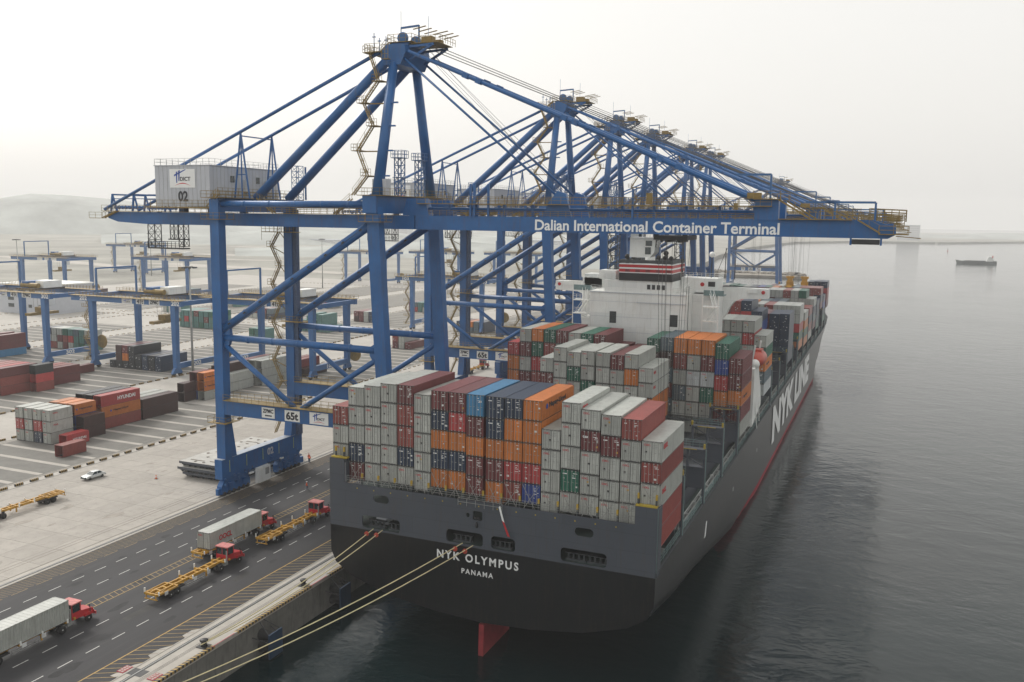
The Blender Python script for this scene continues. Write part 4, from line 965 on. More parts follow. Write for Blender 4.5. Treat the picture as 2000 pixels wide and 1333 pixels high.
    mb = MB().box(hx0-1.5,hx1+1.2,hy0-1.3,hy1+1.2,hz0-0.32,hz0-0.1); mb.rail([(hx0-1.5,hy0-1.3,hz0-0.1),(hx1+1.2,hy0-1.3,hz0-0.1)],1.2,0.06,1.4); mb.stair((hx1+0.3,hy0-1.0,hz0),(hx1+2.6,hy0-1.0,hz0+2.2),0.7); mb.rail([(hx1+2.6,hy0-1,hz0+2.2),(hx1+2.6,hy1,hz0+2.2)],1.2,0.06,1.4); mb.box(hx1+1.6,hx1+2.7,hy0-1,hy1,hz0+2.1,hz0+2.2)
    mb.build('house_walkway', m_yel, root)
    B(MB().stair((-60.5,YC-5.8,59.9),(-56.8,YC-5.8,57.2),0.8),'stair',m_yel); B(MB().stair((-40.5,YC-5.8,59.9),(-44,YC-5.8,57.2),0.8),'stair',m_yel)
    for x in (hx0+3,hx1-3): 
        for y in (YC-4.5,YC+4.5): B(MB().box(x-0.6,x+0.6,y-0.6,y+0.6,57.16,hz0-0.33),'house_foot',m_blue)
    if text:
        logo_panel(hx0+3.6,hy0-0.06,hz0+3.4,6.0,3.4,h)
        inst(text_mesh(first_number,2.3,1.9,m_txtk,0.03),'lettering',h,tuple(a-b for a,b in zip((hx0+5.5,hy0-0.05,hz0+0.9),wloc(h))))
    # backreach end sheave frame
    mb = MB()
    for y in (YC-4.3,YC+4.3):
        for x in (-97.2,-91.6): mb.beam((x-0.5,y,57.2),(x,y,60.6),0.30,0.30); mb.beam((x+1.1,y,57.2),(x,y,60.6),0.26,0.26)
        for z in (60.5,59.7): mb.beam((-97.2,y,z),(-83,y,z),0.14,0.14)
        for k in range(9): mb.lathe([(0.35,-0.2),(0.35,0.2)],(-96.4+k*0.9,y,58.0),8,'y')
    for x in (-97.2,-91.6): mb.beam((x,YC-4.3,60.5),(x,YC+4.3,60.5),0.3,0.3)
    B(mb,'tail_frame',m_blue)
    # hanging maintenance cradle under the backreach
    mb = MB().lattice((-87.3,YC-3.6),1.7,50.3,54.8,3,0.13); mb.lattice((-80.0,YC-3.6),1.3,50.6,54.8,3,0.12)
    mb.box(-88.2,-79.3,YC-4.6,YC-2.8,50.1,50.35); mb.rail([(-88.2,YC-4.6,50.35),(-79.3,YC-4.6,50.35)],1.2,0.08,1.0,2); mb.box(-83.0,-79.3,YC-4.6,YC-2.8,51.9,52.1); mb.lattice((-82.4,YC-3.6),1.0,51.9,54.8,2,0.11)
    B(mb,'service_cradle',m_dark)
    # landing stairs on the rear landside leg
    mb = MB(); y = YC+10.6; zz = 8.0; k = 0
    lev = [12.2,16.5,20.5,23.3,27.5,31.5,35.2,39.2,43.0,46.8,50.6,53.6]
    for k in range(len(lev)-1):
        z0, z1 = lev[k], lev[k+1]
        a = Vector((LX-1.5-(0 if k%2 else 2.0), y-1.6, z0)); c2 = Vector((LX-1.5-(2.0 if k%2 else 0), y-1.6, z1))
        mb.stair(a,c2,0.6); mb.box(c2.x-0.8,c2.x+0.8,y-2.1,y-1.0,z1-0.06,z1+0.03); mb.rail([(c2.x-0.8,y-1,z1),(c2.x-0.8,y-2.1,z1),(c2.x+0.8,y-2.1,z1)],1.1,0.05,0.8)
        mb.beam((c2.x,y-1.5,z1-0.05),(LX-0.9,y-0.8,z1-1.4),0.14,0.14)
    mb.box(LX-4.6,LX+3.2,y-3.2,y-1.0,53.5,53.62); mb.rail([(LX-4.6,y-3.2,53.6),(LX+3.2,y-3.2,53.6)],1.2,0.06,1.0); mb.rail([(LX-4.6,y-3.2,51.9),(LX-4.6,y-3.2,54.8)],0.1)
    mb.box(LX-1.5,LX+4.0,y-2.6,y-1.0,35.6,35.7); mb.rail([(LX-1.5,y-2.6,35.7),(LX+4.0,y-2.6,35.7)],1.1,0.06,1.0)
    B(mb,'leg_stair',m_yel)
    mb = MB().box(LX+0.98,LX+1.9,y-0.7,y+0.3,12.2,58); B(mb,'lift_shaft',mat('lift_shaft_mesh',(0.06,0.09,0.16),0.7,var=0.3,scale=3))
    mb = MB(); 
    for z in (10.0,13.0,16.0,24.5,28,31.5): mb.beam((LX-1.4,YC-10.6,z),(LX-1.4,YC-10.6,z+3),0.07,0.07); mb.box(LX-1.8,LX-1.0,YC-11,YC-10.2,z,z+0.06)
    B(mb,'ladder',m_yel)
    # sill fittings
    B(MB().box(LX+0.92,LX+1.75,YC-3.2,YC+0.4,5.35,8.3),'electrical_cabinet',m_white)
    B(MB().box(LX+1.76,LX+1.79,YC-1.2,YC-0.1,6.6,7.9),'cabinet_vent',m_steel)
    mb = MB().box(LX+0.92,LX+1.3,YC-5.2,YC-4.0,7.6,7.9); mb.box(LX+0.92,LX+1.3,YC+4.4,YC+5.2,8.2,8.5); B(mb,'lamp_hood',m_white)
    if text:
        o = inst(text_mesh(first_number,1.9,1.45,mat('dull_white_lettering',(0.45,0.48,0.52),0.6),0.03),'lettering',root,(LX+0.90+47.7,0.6,4.9)); o.rotation_euler = (0,0,R(90))
        yb = YC-10.6-0.88
        MB().box(-56.2,-53.4,yb-0.03,yb,20.85,22.75).build('sign_panel',m_white,root)
        inst(text_mesh('ZPMC',2.3,0.75,m_txtk,0.035),'lettering',root,(-55.95+47.7,yb-0.04-YC,21.75-5.0)); MB().box(-55.5,-54.0,yb-0.04,yb-0.03,21.15,21.4).build('emblem',m_txtk,root)
        MB().box(-51.2,-48.0,yb-0.03,yb,20.75,22.7).build('sign_panel',m_white,root)
        inst(text_mesh('65t',2.6,1.45,m_txtk,0.04),'lettering',root,(-50.9+47.7,yb-0.04-YC,21.0-5.0))
        logo_panel(-45.9,yb-0.03,20.75,3.9,2.1,root)
        inst(text_mesh('Dalian International Container Terminal',37.7,1.72,m_boomtxt,0.022,0.012),'lettering',root,(-6.5+47.7,-4.5-0.815,55.1-5.0))
    # trolley, cab and ropes
    T = trolley_x
    tr = MB().box(T-2.6,T+2.6,YC-3.6,YC+3.6,54.0,54.6).build('trolley', m_dark, root)
    mb = MB()
    for x in (T-2.2,T+2.2):
        for y in (YC-3.4,YC+3.4): mb.box(x-0.35,x+0.35,y-0.2,y+0.2,54.62,55.3)
    for x in (T-3,T-1,T+1): mb.box(x,x+0.4,YC-3,YC+3,53.6,53.95)
    mb.build('trolley_wheel', m_dark, tr)
    c = MB().poly([(T-6.4,51.2),(T-3.2,51.2),(T-2.5,52.0),(T-2.3,54.3),(T-6.4,54.3)],'y',YC-3.2,YC-0.4).build('operator_cab', m_white, root)
    MB().box(T-3.9,T-2.9,YC-3.26,YC-3.21,53.0,53.8).box(T-2.6,T-2.28,YC-3.0,YC-0.6,52.8,53.9).build('window', m_glass, c)
    MB().box(T-3.95,T-3.05,YC-3.26,YC-3.21,51.7,52.8).build('window', m_glass, c)
    mb = MB()
    for (dx,dy) in ((-2,-2.6),(-1.4,-2.6),(-0.8,-2.2),(1.8,-2.4),(2.2,-2.4),(-2,2.4),(-1,2.4),(1.8,2.4)): mb.beam((T+dx,YC+dy,54.0),(T+dx*0.6,YC+dy*0.5,19.8),0.05,0.05)
    B(mb,'hoist_rope',m_wire)
    mb = MB().box(T-1.1,T+1.1,YC-6.0,YC+6.0,18.3,18.7); mb.box(T-1.2,T+1.2,YC-0.9,YC+0.9,18.7,19.8); B(mb,'spreader',m_dark)
    return root
def logo_panel(x, y, z, w_, h_, par):
    """white panel facing -Y with the terminal's emblem: two blue strokes, letters and a red arc"""
    MB().box(x,x+w_,y-0.02,y,z,z+h_).build('logo_panel', m_txtw, par)
    mb = MB(); X = lambda u: x+w_*u; Z = lambda v: z+h_*v; Y = y-0.035
    def q(*p): mb.add([(X(a),Y,Z(b)) for a,b in p], [tuple(range(len(p)))])
    q((0.18,0.60),(0.62,0.93),(0.66,0.97),(0.60,0.97),(0.18,0.70)); q((0.26,0.26),(0.30,0.26),(0.32,0.88),(0.26,0.84)); q((0.35,0.36),(0.39,0.36),(0.42,0.95),(0.35,0.90))
    mb.build('emblem', m_txtb, par)
    mb = MB()
    pts = [(0.20+0.62*k/10) for k in range(11)]
    f = lambda u: 0.10+0.11*(1-((u-0.51)/0.31)**2)
    for a,b in zip(pts[:-1],pts[1:]): q((a,f(a)),(b,f(b)),(b,f(b)+0.05*(1-abs(b-0.51)/0.32)+0.006),(a,f(a)+0.05*(1-abs(a-0.51)/0.32)+0.006))
    mb.build('emblem', m_txtr, par)
    o = inst(text_mesh('DICT',w_*0.40,h_*0.22,m_txtk,0.02),'lettering',par,tuple(a-b for a,b in zip((X(0.42),Y,Z(0.36)),wloc(par))))
crane = sts()
def crane_copy(yc, tx, label, number=None):
    c = copy_tree(crane); c.location.y = yc; c['label'] = label
    for ch in list(c.children):
        # lettering on the boom side belongs to the first crane only; the trolley stands elsewhere
        if ch.name.split('.')[0] == 'lettering':
            if ch.data.name.startswith('lettering') and ch.dimensions.x > 20: bpy.data.objects.remove(ch); continue
            if ch.dimensions.x < 2.2 and abs(ch.rotation_euler[2]) > 1: bpy.data.objects.remove(ch); continue
        if ch.name.split('.')[0] in ('trolley','operator_cab','hoist_rope','spreader'): ch.location.x += tx-15.0
        if ch.name.split('.')[0] == 'machinery_house':
            for g in list(ch.children):
                if g.name.split('.')[0] == 'lettering' and g.dimensions.x < 2.5 and g.dimensions.z > 1.5:
                    if number: g.data = text_mesh(number,2.3,1.9,m_txtk,0.03)
                    else: bpy.data.objects.remove(g)
    return c
bpy.context.view_layer.update()
crane_copy(118.2, 2, 'second blue container crane from the camera, numbered 04 on its house', '04')
crane_copy(165.1, -20, 'third blue container crane from the camera, its head just right of the second')
crane_copy(208.6, -16, 'fourth blue container crane from the camera in the packed row')
crane_copy(272.0, 11, 'fifth blue container crane, fourth from the last')
crane_copy(313.0, -10, 'sixth blue container crane, last of the closely packed row')
crane_copy(587.7, -18, 'farthest blue container crane standing apart over the bow')
# ================================================================ THE CONTAINER SHIP
ship = thing('container_ship', 'huge loaded container ship with black hull and white superstructure moored at the quay', 'ship', (0,150,0))
def S(mb, name, m, par=None, smooth=False): return mb.build(name, m, par or ship, smooth)
ZD = 15.3
# hull sections: (y, [(half breadth, z) from deck edge to keel])
secs = [
 (0.0,  [(22.9,ZD),(22.9,14.7),(22.9,12.6),(22.85,11.0),(22.1,9.4),(19.6,7.8),(14.0,6.1),(7.0,5.15),(0,4.75)]),
 (14.0, [(22.9,ZD),(22.9,14.7),(22.9,11.5),(22.9,8.9),(21.6,6.4),(18.4,4.2),(12.8,2.3),(6.2,1.0),(0,0.6)]),
 (31.0, [(22.9,ZD),(22.9,14.7),(22.9,10.5),(22.9,6.7),(21.2,4.0),(17.4,1.3),(11.5,-1.0),(5.2,-2.6),(0,-3)]),
 (60.0, [(22.9,ZD),(22.9,14.7),(22.9,9.5),(22.9,4.0),(22.4,1.3),(20.5,-1.2),(14,-3.5),(6,-4.5),(0,-5)]),
 (90.0, [(22.9,ZD),(22.9,14.7),(22.9,8.0),(22.9,2.6),(22.9,1.3),(22.8,-1.5),(20,-4),(10,-5),(0,-5)]),
 (235.0,[(22.9,ZD),(22.9,14.7),(22.9,8.0),(22.9,2.6),(22.8,1.3),(22.3,-1.5),(19,-4),(10,-5),(0,-5)]),
 (262.0,[(22.9,ZD),(22.9,14.7),(22.6,8.0),(21.4,2.6),(20.8,1.3),(19.6,-1.5),(16,-4),(8,-5),(0,-5)]),
 (285.0,[(22.9,ZD+0.4),(22.8,14.7),(21.2,8.0),(18.4,2.6),(17.3,1.3),(15.4,-1.5),(12,-4),(6,-5),(0,-5)]),
 (302.0,[(22.3,ZD+1.4),(21.9,15.2),(18.0,8.0),(13.2,2.6),(12.0,1.3),(10.0,-1.5),(8,-4),(4,-5),(0,-5)]),
 (318.0,[(19.5,ZD+2.6),(18.8,16),(12.6,8.0),(7.4,2.6),(6.4,1.3),(5.0,-1.5),(4,-4),(2,-5),(0,-5)]),
 (330.0,[(12.5,ZD+3.6),(11.5,16.6),(5.5,8.0),(2.2,2.6),(1.8,1.3),(1.4,-1.5),(1,-4),(.5,-5),(0,-5)]),
 (337.0,[(0.8,ZD+4.2),(0.6,17),(0.4,10.0),(0.3,5),(0.2,3),(0.1,1),(0.1,-1),(.1,-2),(0,-3)]),
]
mb = MB(); n = len(secs[0][1])
ring = []
for (y,pts) in secs:
    r = [(x,y,z) for x,z in pts] + [(-x,y,z) for x,z in pts[-2::-1]]; ring.append(r)
m_ = len(ring[0]); vs = [v for r in ring for v in r]; fs = []
for i in range(len(ring)-1):
    for k in range(m_-1): fs.append((i*m_+k,(i+1)*m_+k,(i+1)*m_+k+1,i*m_+k+1))
me = bpy.data.meshes.new('hull'); me.from_pydata([(x,y-150,z) for x,y,z in vs],[],fs)
for q in (m_hull,m_boot): me.materials.append(q)
bm = bmesh.new(); bm.from_mesh(me)
bmesh.ops.subdivide_edges(bm, edges=[e for e in bm.edges if abs(e.verts[0].co.y-e.verts[1].co.y) > 5], cuts=3, use_grid_fill=True, smooth=0.0)
bmesh.ops.bisect_plane(bm, geom=bm.verts[:]+bm.edges[:]+bm.faces[:], plane_co=(0,0,1.35), plane_no=(0,0,1))
for f in bm.faces:
    if f.calc_center_median().z < 1.35 and f.calc_center_median().y > -95: f.material_index = 1
    f.smooth = True
bmesh.ops.recalc_face_normals(bm, faces=bm.faces)
bm.to_mesh(me); bm.free()
o = bpy.data.objects.new('hull', me); C.objects.link(o); o.parent = ship
# transom: one plate with its openings cut through
def plate(name, outer, holes, m, y, th, par):
    cu = bpy.data.curves.new('plate','CURVE'); cu.dimensions = '2D'; cu.fill_mode = 'BOTH'; cu.extrude = th/2
    for ring_ in [outer]+holes:
        sp = cu.splines.new('POLY'); sp.points.add(len(ring_)-1); sp.use_cyclic_u = True
        for p_, (a,b_) in zip(sp.points, ring_): p_.co = (a,b_,0,1)
    ob = bpy.data.objects.new('plate',cu); C.objects.link(ob); bpy.context.view_layer.update()
    me = bpy.data.meshes.new_from_object(ob.evaluated_get(bpy.context.evaluated_depsgraph_get())); bpy.data.objects.remove(ob)
    for v in me.vertices: c = v.co; v.co = (c.x, y-150+c.z if par is ship else y+c.z, c.y)
    me.materials.clear(); me.materials.append(m); me.name = name
    o = bpy.data.objects.new(name, me); C.objects.link(o); o.parent = par; return o
def rrect(x0,x1,z0,z1,r,n=5):
    pts = []
    for cx_,cz_,a0 in ((x1-r,z1-r,0),(x0+r,z1-r,90),(x0+r,z0+r,180),(x1-r,z0+r,270)):
        for k in range(n+1): a = R(a0+90*k/n); pts.append((cx_+r*math.cos(a),cz_+r*math.sin(a)))
    return pts[::-1]
holes = [rrect(-17.8,-11.9,14.95,16.75,0.5), rrect(-4.95,0.3,15.0,16.75,0.5), rrect(1.45,4.8,15.0,16.75,0.5), rrect(10.9,16.85,14.95,16.75,0.5),
         rrect(-16.0,-13.6,18.75,19.85,0.52), rrect(12.65,15.1,18.5,19.6,0.52), rrect(-1.15,0.2,18.5,19.7,0.2), rrect(-2.1,-1.6,18.7,19.3,0.24)]
plate('transom', [(-22.9,14.7),(22.9,14.7),(22.9,23.3),(20.2,23.3),(20.2,21.0),(-20.6,20.9),(-20.6,24.2),(-22.9,24.2)], holes, m_hgrey, -0.95, 0.22, ship)
low = [(x,z) for x,z in secs[0][1][1:]]; low = low + [(-x,z) for x,z in low[-2::-1]]
plate('lower_transom', low, [], m_hull, -0.93, 0.2, ship)
S(MB().box(-22.95,22.95,-1.085,-1.065,14.66,14.74),'weld_seam',m_black)
# close the gap between transom plates and hull, side walls of the poop
mb = MB()
pts = low
for a,b_ in zip(pts[:-1],pts[1:]): mb.quad((a[0],-0.9,a[1]),(b_[0],-0.9,b_[1]),(b_[0],0.05,b_[1]),(a[0],0.05,a[1]))
S(mb,'stern_skirt',m_hull)
for s, zt in ((-1,24.2),(1,23.3)):
    S(MB().box(s*22.9-0.12,s*22.9+0.12,-0.84,0.9,14.7,zt),'poop_side_wall',m_hgrey)
    S(MB().box(s*20.4-0.1,s*20.4+0.1,-0.84,-0.2,20.9,zt),'poop_side_wall',m_hgrey)
S(MB().box(-22.7,-20.2,-1.0,-0.3,24.22,24.4).box(20.2,22.8,-1.0,-0.3,23.32,23.5),'lashing_step',mat('step_yellow',(0.38,0.28,0.03),0.5))
S(MB().poly([(22.90,15.3),(22.98,15.3),(22.98,23.3),(22.90,23.3)],'y',-0.86,-0.3),'corner_fender_strip',m_cyan)
# mooring deck seen through the openings
S(MB().box(-22.7,22.7,-0.8,9.5,14.72,14.90),'mooring_deck',m_deck); S(MB().box(-22.7,22.7,9.5,9.7,14.9,18.4),'mooring_deck_bulkhead',m_dkgrey)
S(MB().box(-22.7,22.7,-0.8,13.2,18.25,18.42),'poop_deck',m_deck)
me_w = MB().lathe([(0.75,-1.1),(0.75,-1.0),(0.42,-0.95),(0.42,0.95),(0.75,1.0),(0.75,1.1)],(0,0,0.9),12,'x').box(1.15,1.9,-0.5,0.5,0,1.3).mesh('mooring_winch',m_dkgrey)
me_rl = MB().box(-1.3,1.3,-0.35,0.35,0,0.25)
for x in (-1.0,-0.35,0.35,1.0): me_rl.lathe([(0.2,0.25),(0.13,0.4),(0.13,0.75),(0.2,0.9)],(x,0,0),8)
me_rl.box(-1.35,1.35,-0.3,0.3,0.9,1.0); me_rl = me_rl.mesh('roller_fairlead',m_dkgrey)
for x in (-16,-12.8,-3,2.6,12.6,15.4):
    inst(me_rl,'roller_fairlead',ship,(x,-150+0.1,14.9)); inst(me_w,'mooring_winch',ship,(x,-150+4.2,14.9))
inst(MB().lathe([(0.1,-1),(0.9,-0.9),(0.95,0.7),(0.1,1.0)],(0,0,1.0),14,'x').mesh('rope_drum',m_house),'rope_drum',ship,(-15.6,-150+1.4,14.9))
# deck, side passage, coamings and hatch covers
mb = MB()
dk = [(y,pts[0]) for y,pts in secs]
for (y0,(b0,z0)),(y1,(b1,z1)) in zip(dk[:-1],dk[1:]): mb.quad((-b0+0.05,y0,z0-0.25),(b0-0.05,y0,z0-0.25),(b1-0.05,y1,z1-0.25),(-b1+0.05,y1,z1-0.25))
S(mb,'deck',m_deck)
for s in (-1,1):
    mb = MB()
    for (y0,(b0,z0)),(y1,(b1,z1)) in zip(dk[:-1],dk[1:]):
        mb.beam((s*b0,y0,z0),(s*b1,y1,z1),0.30,0.16)
    S(mb,'sheer_strake_edge',m_dkgrey)
    mb = MB(); mb.rail([(s*22.7,y,15.35) for y in range(2,290,24)],1.1,0.06,1.8,2); S(mb,'deck_railing',m_cyan)
    mb = MB()
    for x,z in ((22.2,15.9),(21.9,16.4),(21.6,15.5)): mb.beam((s*x,14,z),(s*x,288,z),0.12,0.12)
    for k in range(60): y = 6+k*4.8; mb.box(s*22.0-0.25,s*22.0+0.25,y-0.2,y+0.25,15.2,15.9+(k*7%5)*0.18)
    S(mb,'deck_piping',m_steel)
    S(MB().box(s*20.35-0.15,s*20.35+0.15,14,288,15.1,17.5),'hatch_coaming',m_hgrey)
for k,yb in enumerate([15.4,30.6,46.0,61.0]+[92.5+15.25*i for i in range(13)]):
    z1 = 17.95 if k not in (2,3) else 18.0
    S(MB().box(-20.15,20.15,yb-0.6,yb+12.9,17.1,z1),'hatch_cover',m_dkgrey)
# lashing bridges
def lashing_bridge(y, full=True):
    r = thing('lashing_bridge','','',(0,0,0)); del r['label']; del r['category']; r.parent = ship; r.location = (0,y-150,0)
    for s in (-1,1):
        a, b_ = sorted((s*17.7,s*22.85))
        MB().box(a,b_,y-0.12,y+0.12,17.6,20.7).build('shear_panel',m_hgrey,r)
        mb = MB()
        for x in (a+0.15,(a+b_)/2,b_-0.15): mb.box(x-0.16,x+0.16,y-0.18,y+0.5,15.2,23.6)
        mb.box(a,b_,y-0.3,y+1.0,20.7,20.85); mb.box(a,b_,y-0.3,y+1.0,23.4,23.55)
        mb.beam((a,y,20.9),(b_,y,23.4),0.16,0.16); mb.beam((b_,y,20.9),(a,y,23.4),0.16,0.16)
        mb.build('frame',m_hgrey,r)
        mb = MB().box(a+1,b_-1.2,y-0.36,y-0.30,23.46,23.56); 
        for x in (a+0.1,b_-0.1): mb.box(x-0.14,x+0.14,y-0.4,y-0.1,23.7,24.4)
        mb.build('yellow_edge',mat('step_yellow',(0.38,0.28,0.03),0.5),r)
        mb = MB().rail([(a,y+0.95,23.55),(b_,y+0.95,23.55)],1.1,0.05,1.0,2); mb.box(s*22.98-0.05,s*22.98+0.05,y-0.15,y+0.15,15.3,23.5); mb.build('railing',m_cyan,r)
    mb = MB().box(-17.6,17.6,y-0.3,y+1.0,20.7,20.85)
    for c in range(2,17): x = colx(c)-CW/2; mb.box(x-0.1,x+0.1,y-0.1,y+0.1,17.6,20.7)
    mb.rail([(-17.6,y-0.25,20.85),(17.6,y-0.25,20.85)],1.1,0.05,1.3,2)
    mb.build('cross_walk',m_dkgrey,r)
    return r
for y in (13.3,28.2,43.4,59.0,106.2,121.3,136.6,151.9,165.0,182.4,197.7,212.5,228.3,243.6,258.9,274.2): lashing_bridge(y)
# lashing rods across the lowest visible stern tier, with stanchions in front
mb = MB()
for c in range(1,18):
    x0, x1 = colx(c)-CW/2, colx(c)+CW/2; z0 = 21.0 if c != 17 else 23.3
    z1 = z0+2.75
    mb.beam((x0+0.1,-0.10,z1),(x1-0.5,-0.55,z0-0.1),0.05,0.05); mb.beam((x1-0.1,-0.12,z1),(x0+0.5,-0.6,z0-0.1),0.05,0.05)
S(mb,'lashing_rod',m_bar)
me_t = MB().box(-0.1,0.1,-0.1,0.1,0,1.15).mesh('stanchion',m_dkgrey); me_ty = MB().box(-0.12,0.12,-0.12,0.12,1.16,1.8).mesh('turnbuckle_box',mat('step_yellow2',(0.42,0.28,0.03),0.5))
for c in range(2,17):
    x = colx(c)-CW/2; inst(me_t,'stanchion',ship,(x,-150-0.72,20.9)); inst(me_ty,'turnbuckle_box',ship,(x,-150-0.72,20.6))
for x,z in ((-22.2,24.1),(-20.9,24.1),(20.4,23.2),(22.6,23.2)): inst(me_t,'stanchion',ship,(x,-150-0.5,z)); inst(me_ty,'turnbuckle_box',ship,(x,-150-0.5,z-0.2))
mb = MB().rail([(-20.3,-0.85,21.0),(20.1,-0.85,21.0)],0.9,0.035,1.1,2); mb.rail([(-3.2,-1.2,20.2),(3,-1.2,20.2)],1.0,0.05,1.2,1); S(mb,'stern_railing',m_steel)
S(MB().box(-0.9,0.0,-1.25,-1.07,18.7,18.95).lathe([(0.16,-0.1),(0.2,0.2),(0.1,0.6)],(-0.5,-1.25,17.7),8),'stern_light',m_black)
mb = MB()
for k in range(15): x = -18.5+k*2.6; mb.box(x-0.08,x+0.08,-1.12,-1.07,20.3,20.46)
S(mb,'deck_scupper',mat('step_yellow',(0.38,0.28,0.03),0.5))
# flag
fl = thing('flag','small red and white flag hanging limp over the grey stern','flag',(3.0,-1.6,18.2))
MB().beam((2.6,-1.1,21.0),(2.9,-1.9,21.6),0.07,0.07).build('flag_staff',m_steel,fl)
mb = MB(); mb.mi(0).poly([(2.75,20.9),(3.25,19.2),(3.55,19.0),(2.95,21.1)],'y',-1.72,-1.68); mb.mi(1).poly([(3.25,19.2),(4.0,17.3),(4.35,17.2),(3.55,19.0)],'y',-1.74,-1.70)
mb.build('cloth',[m_txtw,m_red],fl)
# names
inst(text_mesh('NYK OLYMPUS',11.6,1.12,m_txtw,0.025,space=1.35),'lettering',ship,(-6.3,-150-1.05,12.65))
inst(text_mesh('PANAMA',4.5,0.68,m_txtw,0.02,space=1.35),'lettering',ship,(-2.7,-150-1.05,11.05))
o = inst(text_mesh('NYK LINE',96.0,9.0,m_txtw,0.05),'lettering',ship,(23.03,111.5-150,5.0)); o.rotation_euler = (0,0,R(90))
inst(MB().poly([(0,0),(0.8,0.0),(1.6,2.2),(0.9,2.4)],'y',0,0.04).mesh('draught_mark',m_txtw),'draught_mark',ship,(22.96,30-150,9.4),(0,0,R(90)))
for y in (56,86,150,190): inst(MB().box(0,0.5,0,0.03,0,0.7).mesh('draught_mark',m_txtw),'draught_mark',ship,(22.96,y-150,9.4),(0,0,R(90)))
# rudder
S(MB().poly([(-0.9,-3),(-0.6,4.3),(6.5,4.3),(8.0,0.5),(8.0,-3)],'x',-0.35,0.35),'rudder',mat('rudder_red',(0.22,0.02,0.025),0.6,var=0.3))
# superstructure
sup = MB().box(-11.0,9.2,76.0,89.5,15.1,42.3).build('deckhouse', m_white, ship)
mb = MB()
for z in (18.5,21.6,24.7,27.8,30.9,34.0,37.1,40.2): mb.box(-11.02,9.22,75.97,76.0,z,z+0.05)
mb.build('weld_seam', m_house, sup)
def wbox(x0,x1,y0,y1,z0,z1,name='deckhouse',m=None): return MB().box(x0,x1,y0,y1,z0,z1).build(name, m or m_white, ship)
wbox(-12.9,-11.02,76.6,84,15.2,36.4,'stair_trunk'); wbox(-13.0,-10.9,76.5,84.1,36.42,36.6,'stair_trunk')
wbox(-15.4,-11.02,84.2,89,15.2,44.4); wbox(9.22,14.2,81.5,89,15.2,42.0)
wbox(-8.0,6.2,76.2,84,42.32,44.65,'funnel_casing')
wbox(6.3,14.0,83,89,42.32,45.2,'wheelhouse'); wbox(-15.0,6.2,84.2,89,42.32,45.2,'wheelhouse')
f = MB().box(-4.9,6.1,76.0,87,44.66,46.2).build('funnel', m_black, ship)
for z0,z1,mm in ((46.22,46.40,m_txtw),(46.42,47.02,m_red),(47.04,47.34,m_txtw),(47.36,47.92,m_red),(47.94,48.1,m_txtw)): MB().box(-4.92,6.12,75.98,87.02,z0,z1).build('funnel_band', mm, f)
mb = MB().box(-4.9,6.1,76.0,76.25,48.2,48.9).box(-4.9,6.1,86.7,87,48.2,48.9).box(-4.9,-4.65,76.25,86.7,48.2,48.9).box(5.85,6.1,76.25,86.7,48.2,48.9); mb.build('funnel_rim', m_dkgrey, f)
for k in range(5): x = -3.6+k*2.1; MB().box(x,x+0.95,75.93,75.975,46.46,46.98).build('vent_panel', mat('faded_red',(0.20,0.03,0.03),0.6), f)
for (x,y,r_,h) in ((-3.6,77.5,0.5,1.6),(-2.4,77.8,0.42,1.5),(2.9,77.4,0.42,1.6),(4.2,77.6,0.42,1.5),(5.4,77.8,0.42,1.4),(3.8,80,0.5,2.6),(-1.0,78,0.2,1.0)):
    p_ = MB().lathe([(r_*0.8,46.9),(r_*0.8,48.4+h*0.55)],(x,y,0),10).lathe([(r_,-0.35),(r_*1.05,0.1),(r_*0.9,0.35)],(x,y-0.25,48.3+h*0.75),12,'y').build('exhaust_pipe', m_black, f, smooth=True)
rm = MB().lathe([(1.05,48.0),(1.0,50.4)],(0.6,79.5,0),16).build('radar_mast', m_white, ship, smooth=True)
MB().lathe([(0.95,50.42),(1.5,51.4),(2.1,52.2),(2.1,52.35)],(0.6,79.5,0),16).build('mast_flare', m_black, rm, smooth=True)
mb = MB().lattice((5.4,84.5),1.6,45.3,55.4,6,0.12); mb.beam((3.4,84.5,53),(8.2,84.5,53),0.16,0.16); mb.beam((2.6,84.5,54.3),(8.0,84.5,54.5),0.24,0.16); mb.beam((6,84.5,50),(3.2,84.5,48),0.14,0.14); mb.build('mast', m_dark, ship)
mb = MB().lattice((-7.6,81),2.0,46.6,53.6,5,0.12); mb.build('lattice_tower', m_dkgrey, ship)
wbox(-9.6,-6.0,77.5,82,44.68,46.5,'winch_house')
mb = MB().rail([(-10.8,77.2,44.7),(-5.1,77.2,44.7)],1.1,0.06,0.9,2); mb.rail([(-10.9,76.2,42.35),(-8.2,76.2,42.35)],1.1,0.06,0.9,2); mb.rail([(6.4,76.2,42.35),(9.1,76.2,42.35),(9.1,83,42.35)],1.1,0.06,0.9,2); mb.rail([(6.3,83,45.2),(14,83,45.2),(14,89,45.2)],1.1,0.06,0.9,2)
mb.stair((7.2,76.6,42.4),(9.4,79,45.2),0.7,(0.5,-0.5,0)); mb.build('railing', m_white, ship)
db = MB().beam((12.0,86,45.2),(12.0,86,49.4),0.16,0.16).build('antenna_post', m_dkgrey, ship); MB().lathe([(0.05,-0.6),(0.5,-0.35),(0.6,0.1),(0.4,0.5),(0.05,0.62)],(12.0,86,50.0),12).build('satcom_dome', m_white, db, smooth=True)
mb = MB().beam((14.8,86,45.2),(14.8,86,51.4),0.14,0.14); mb.beam((13.2,85,46),(15.0,86,51.4),0.08,0.08); mb.beam((16.6,87,45.2),(16.6,87,49),0.1,0.1); mb.build('antenna_post', m_dark, ship)
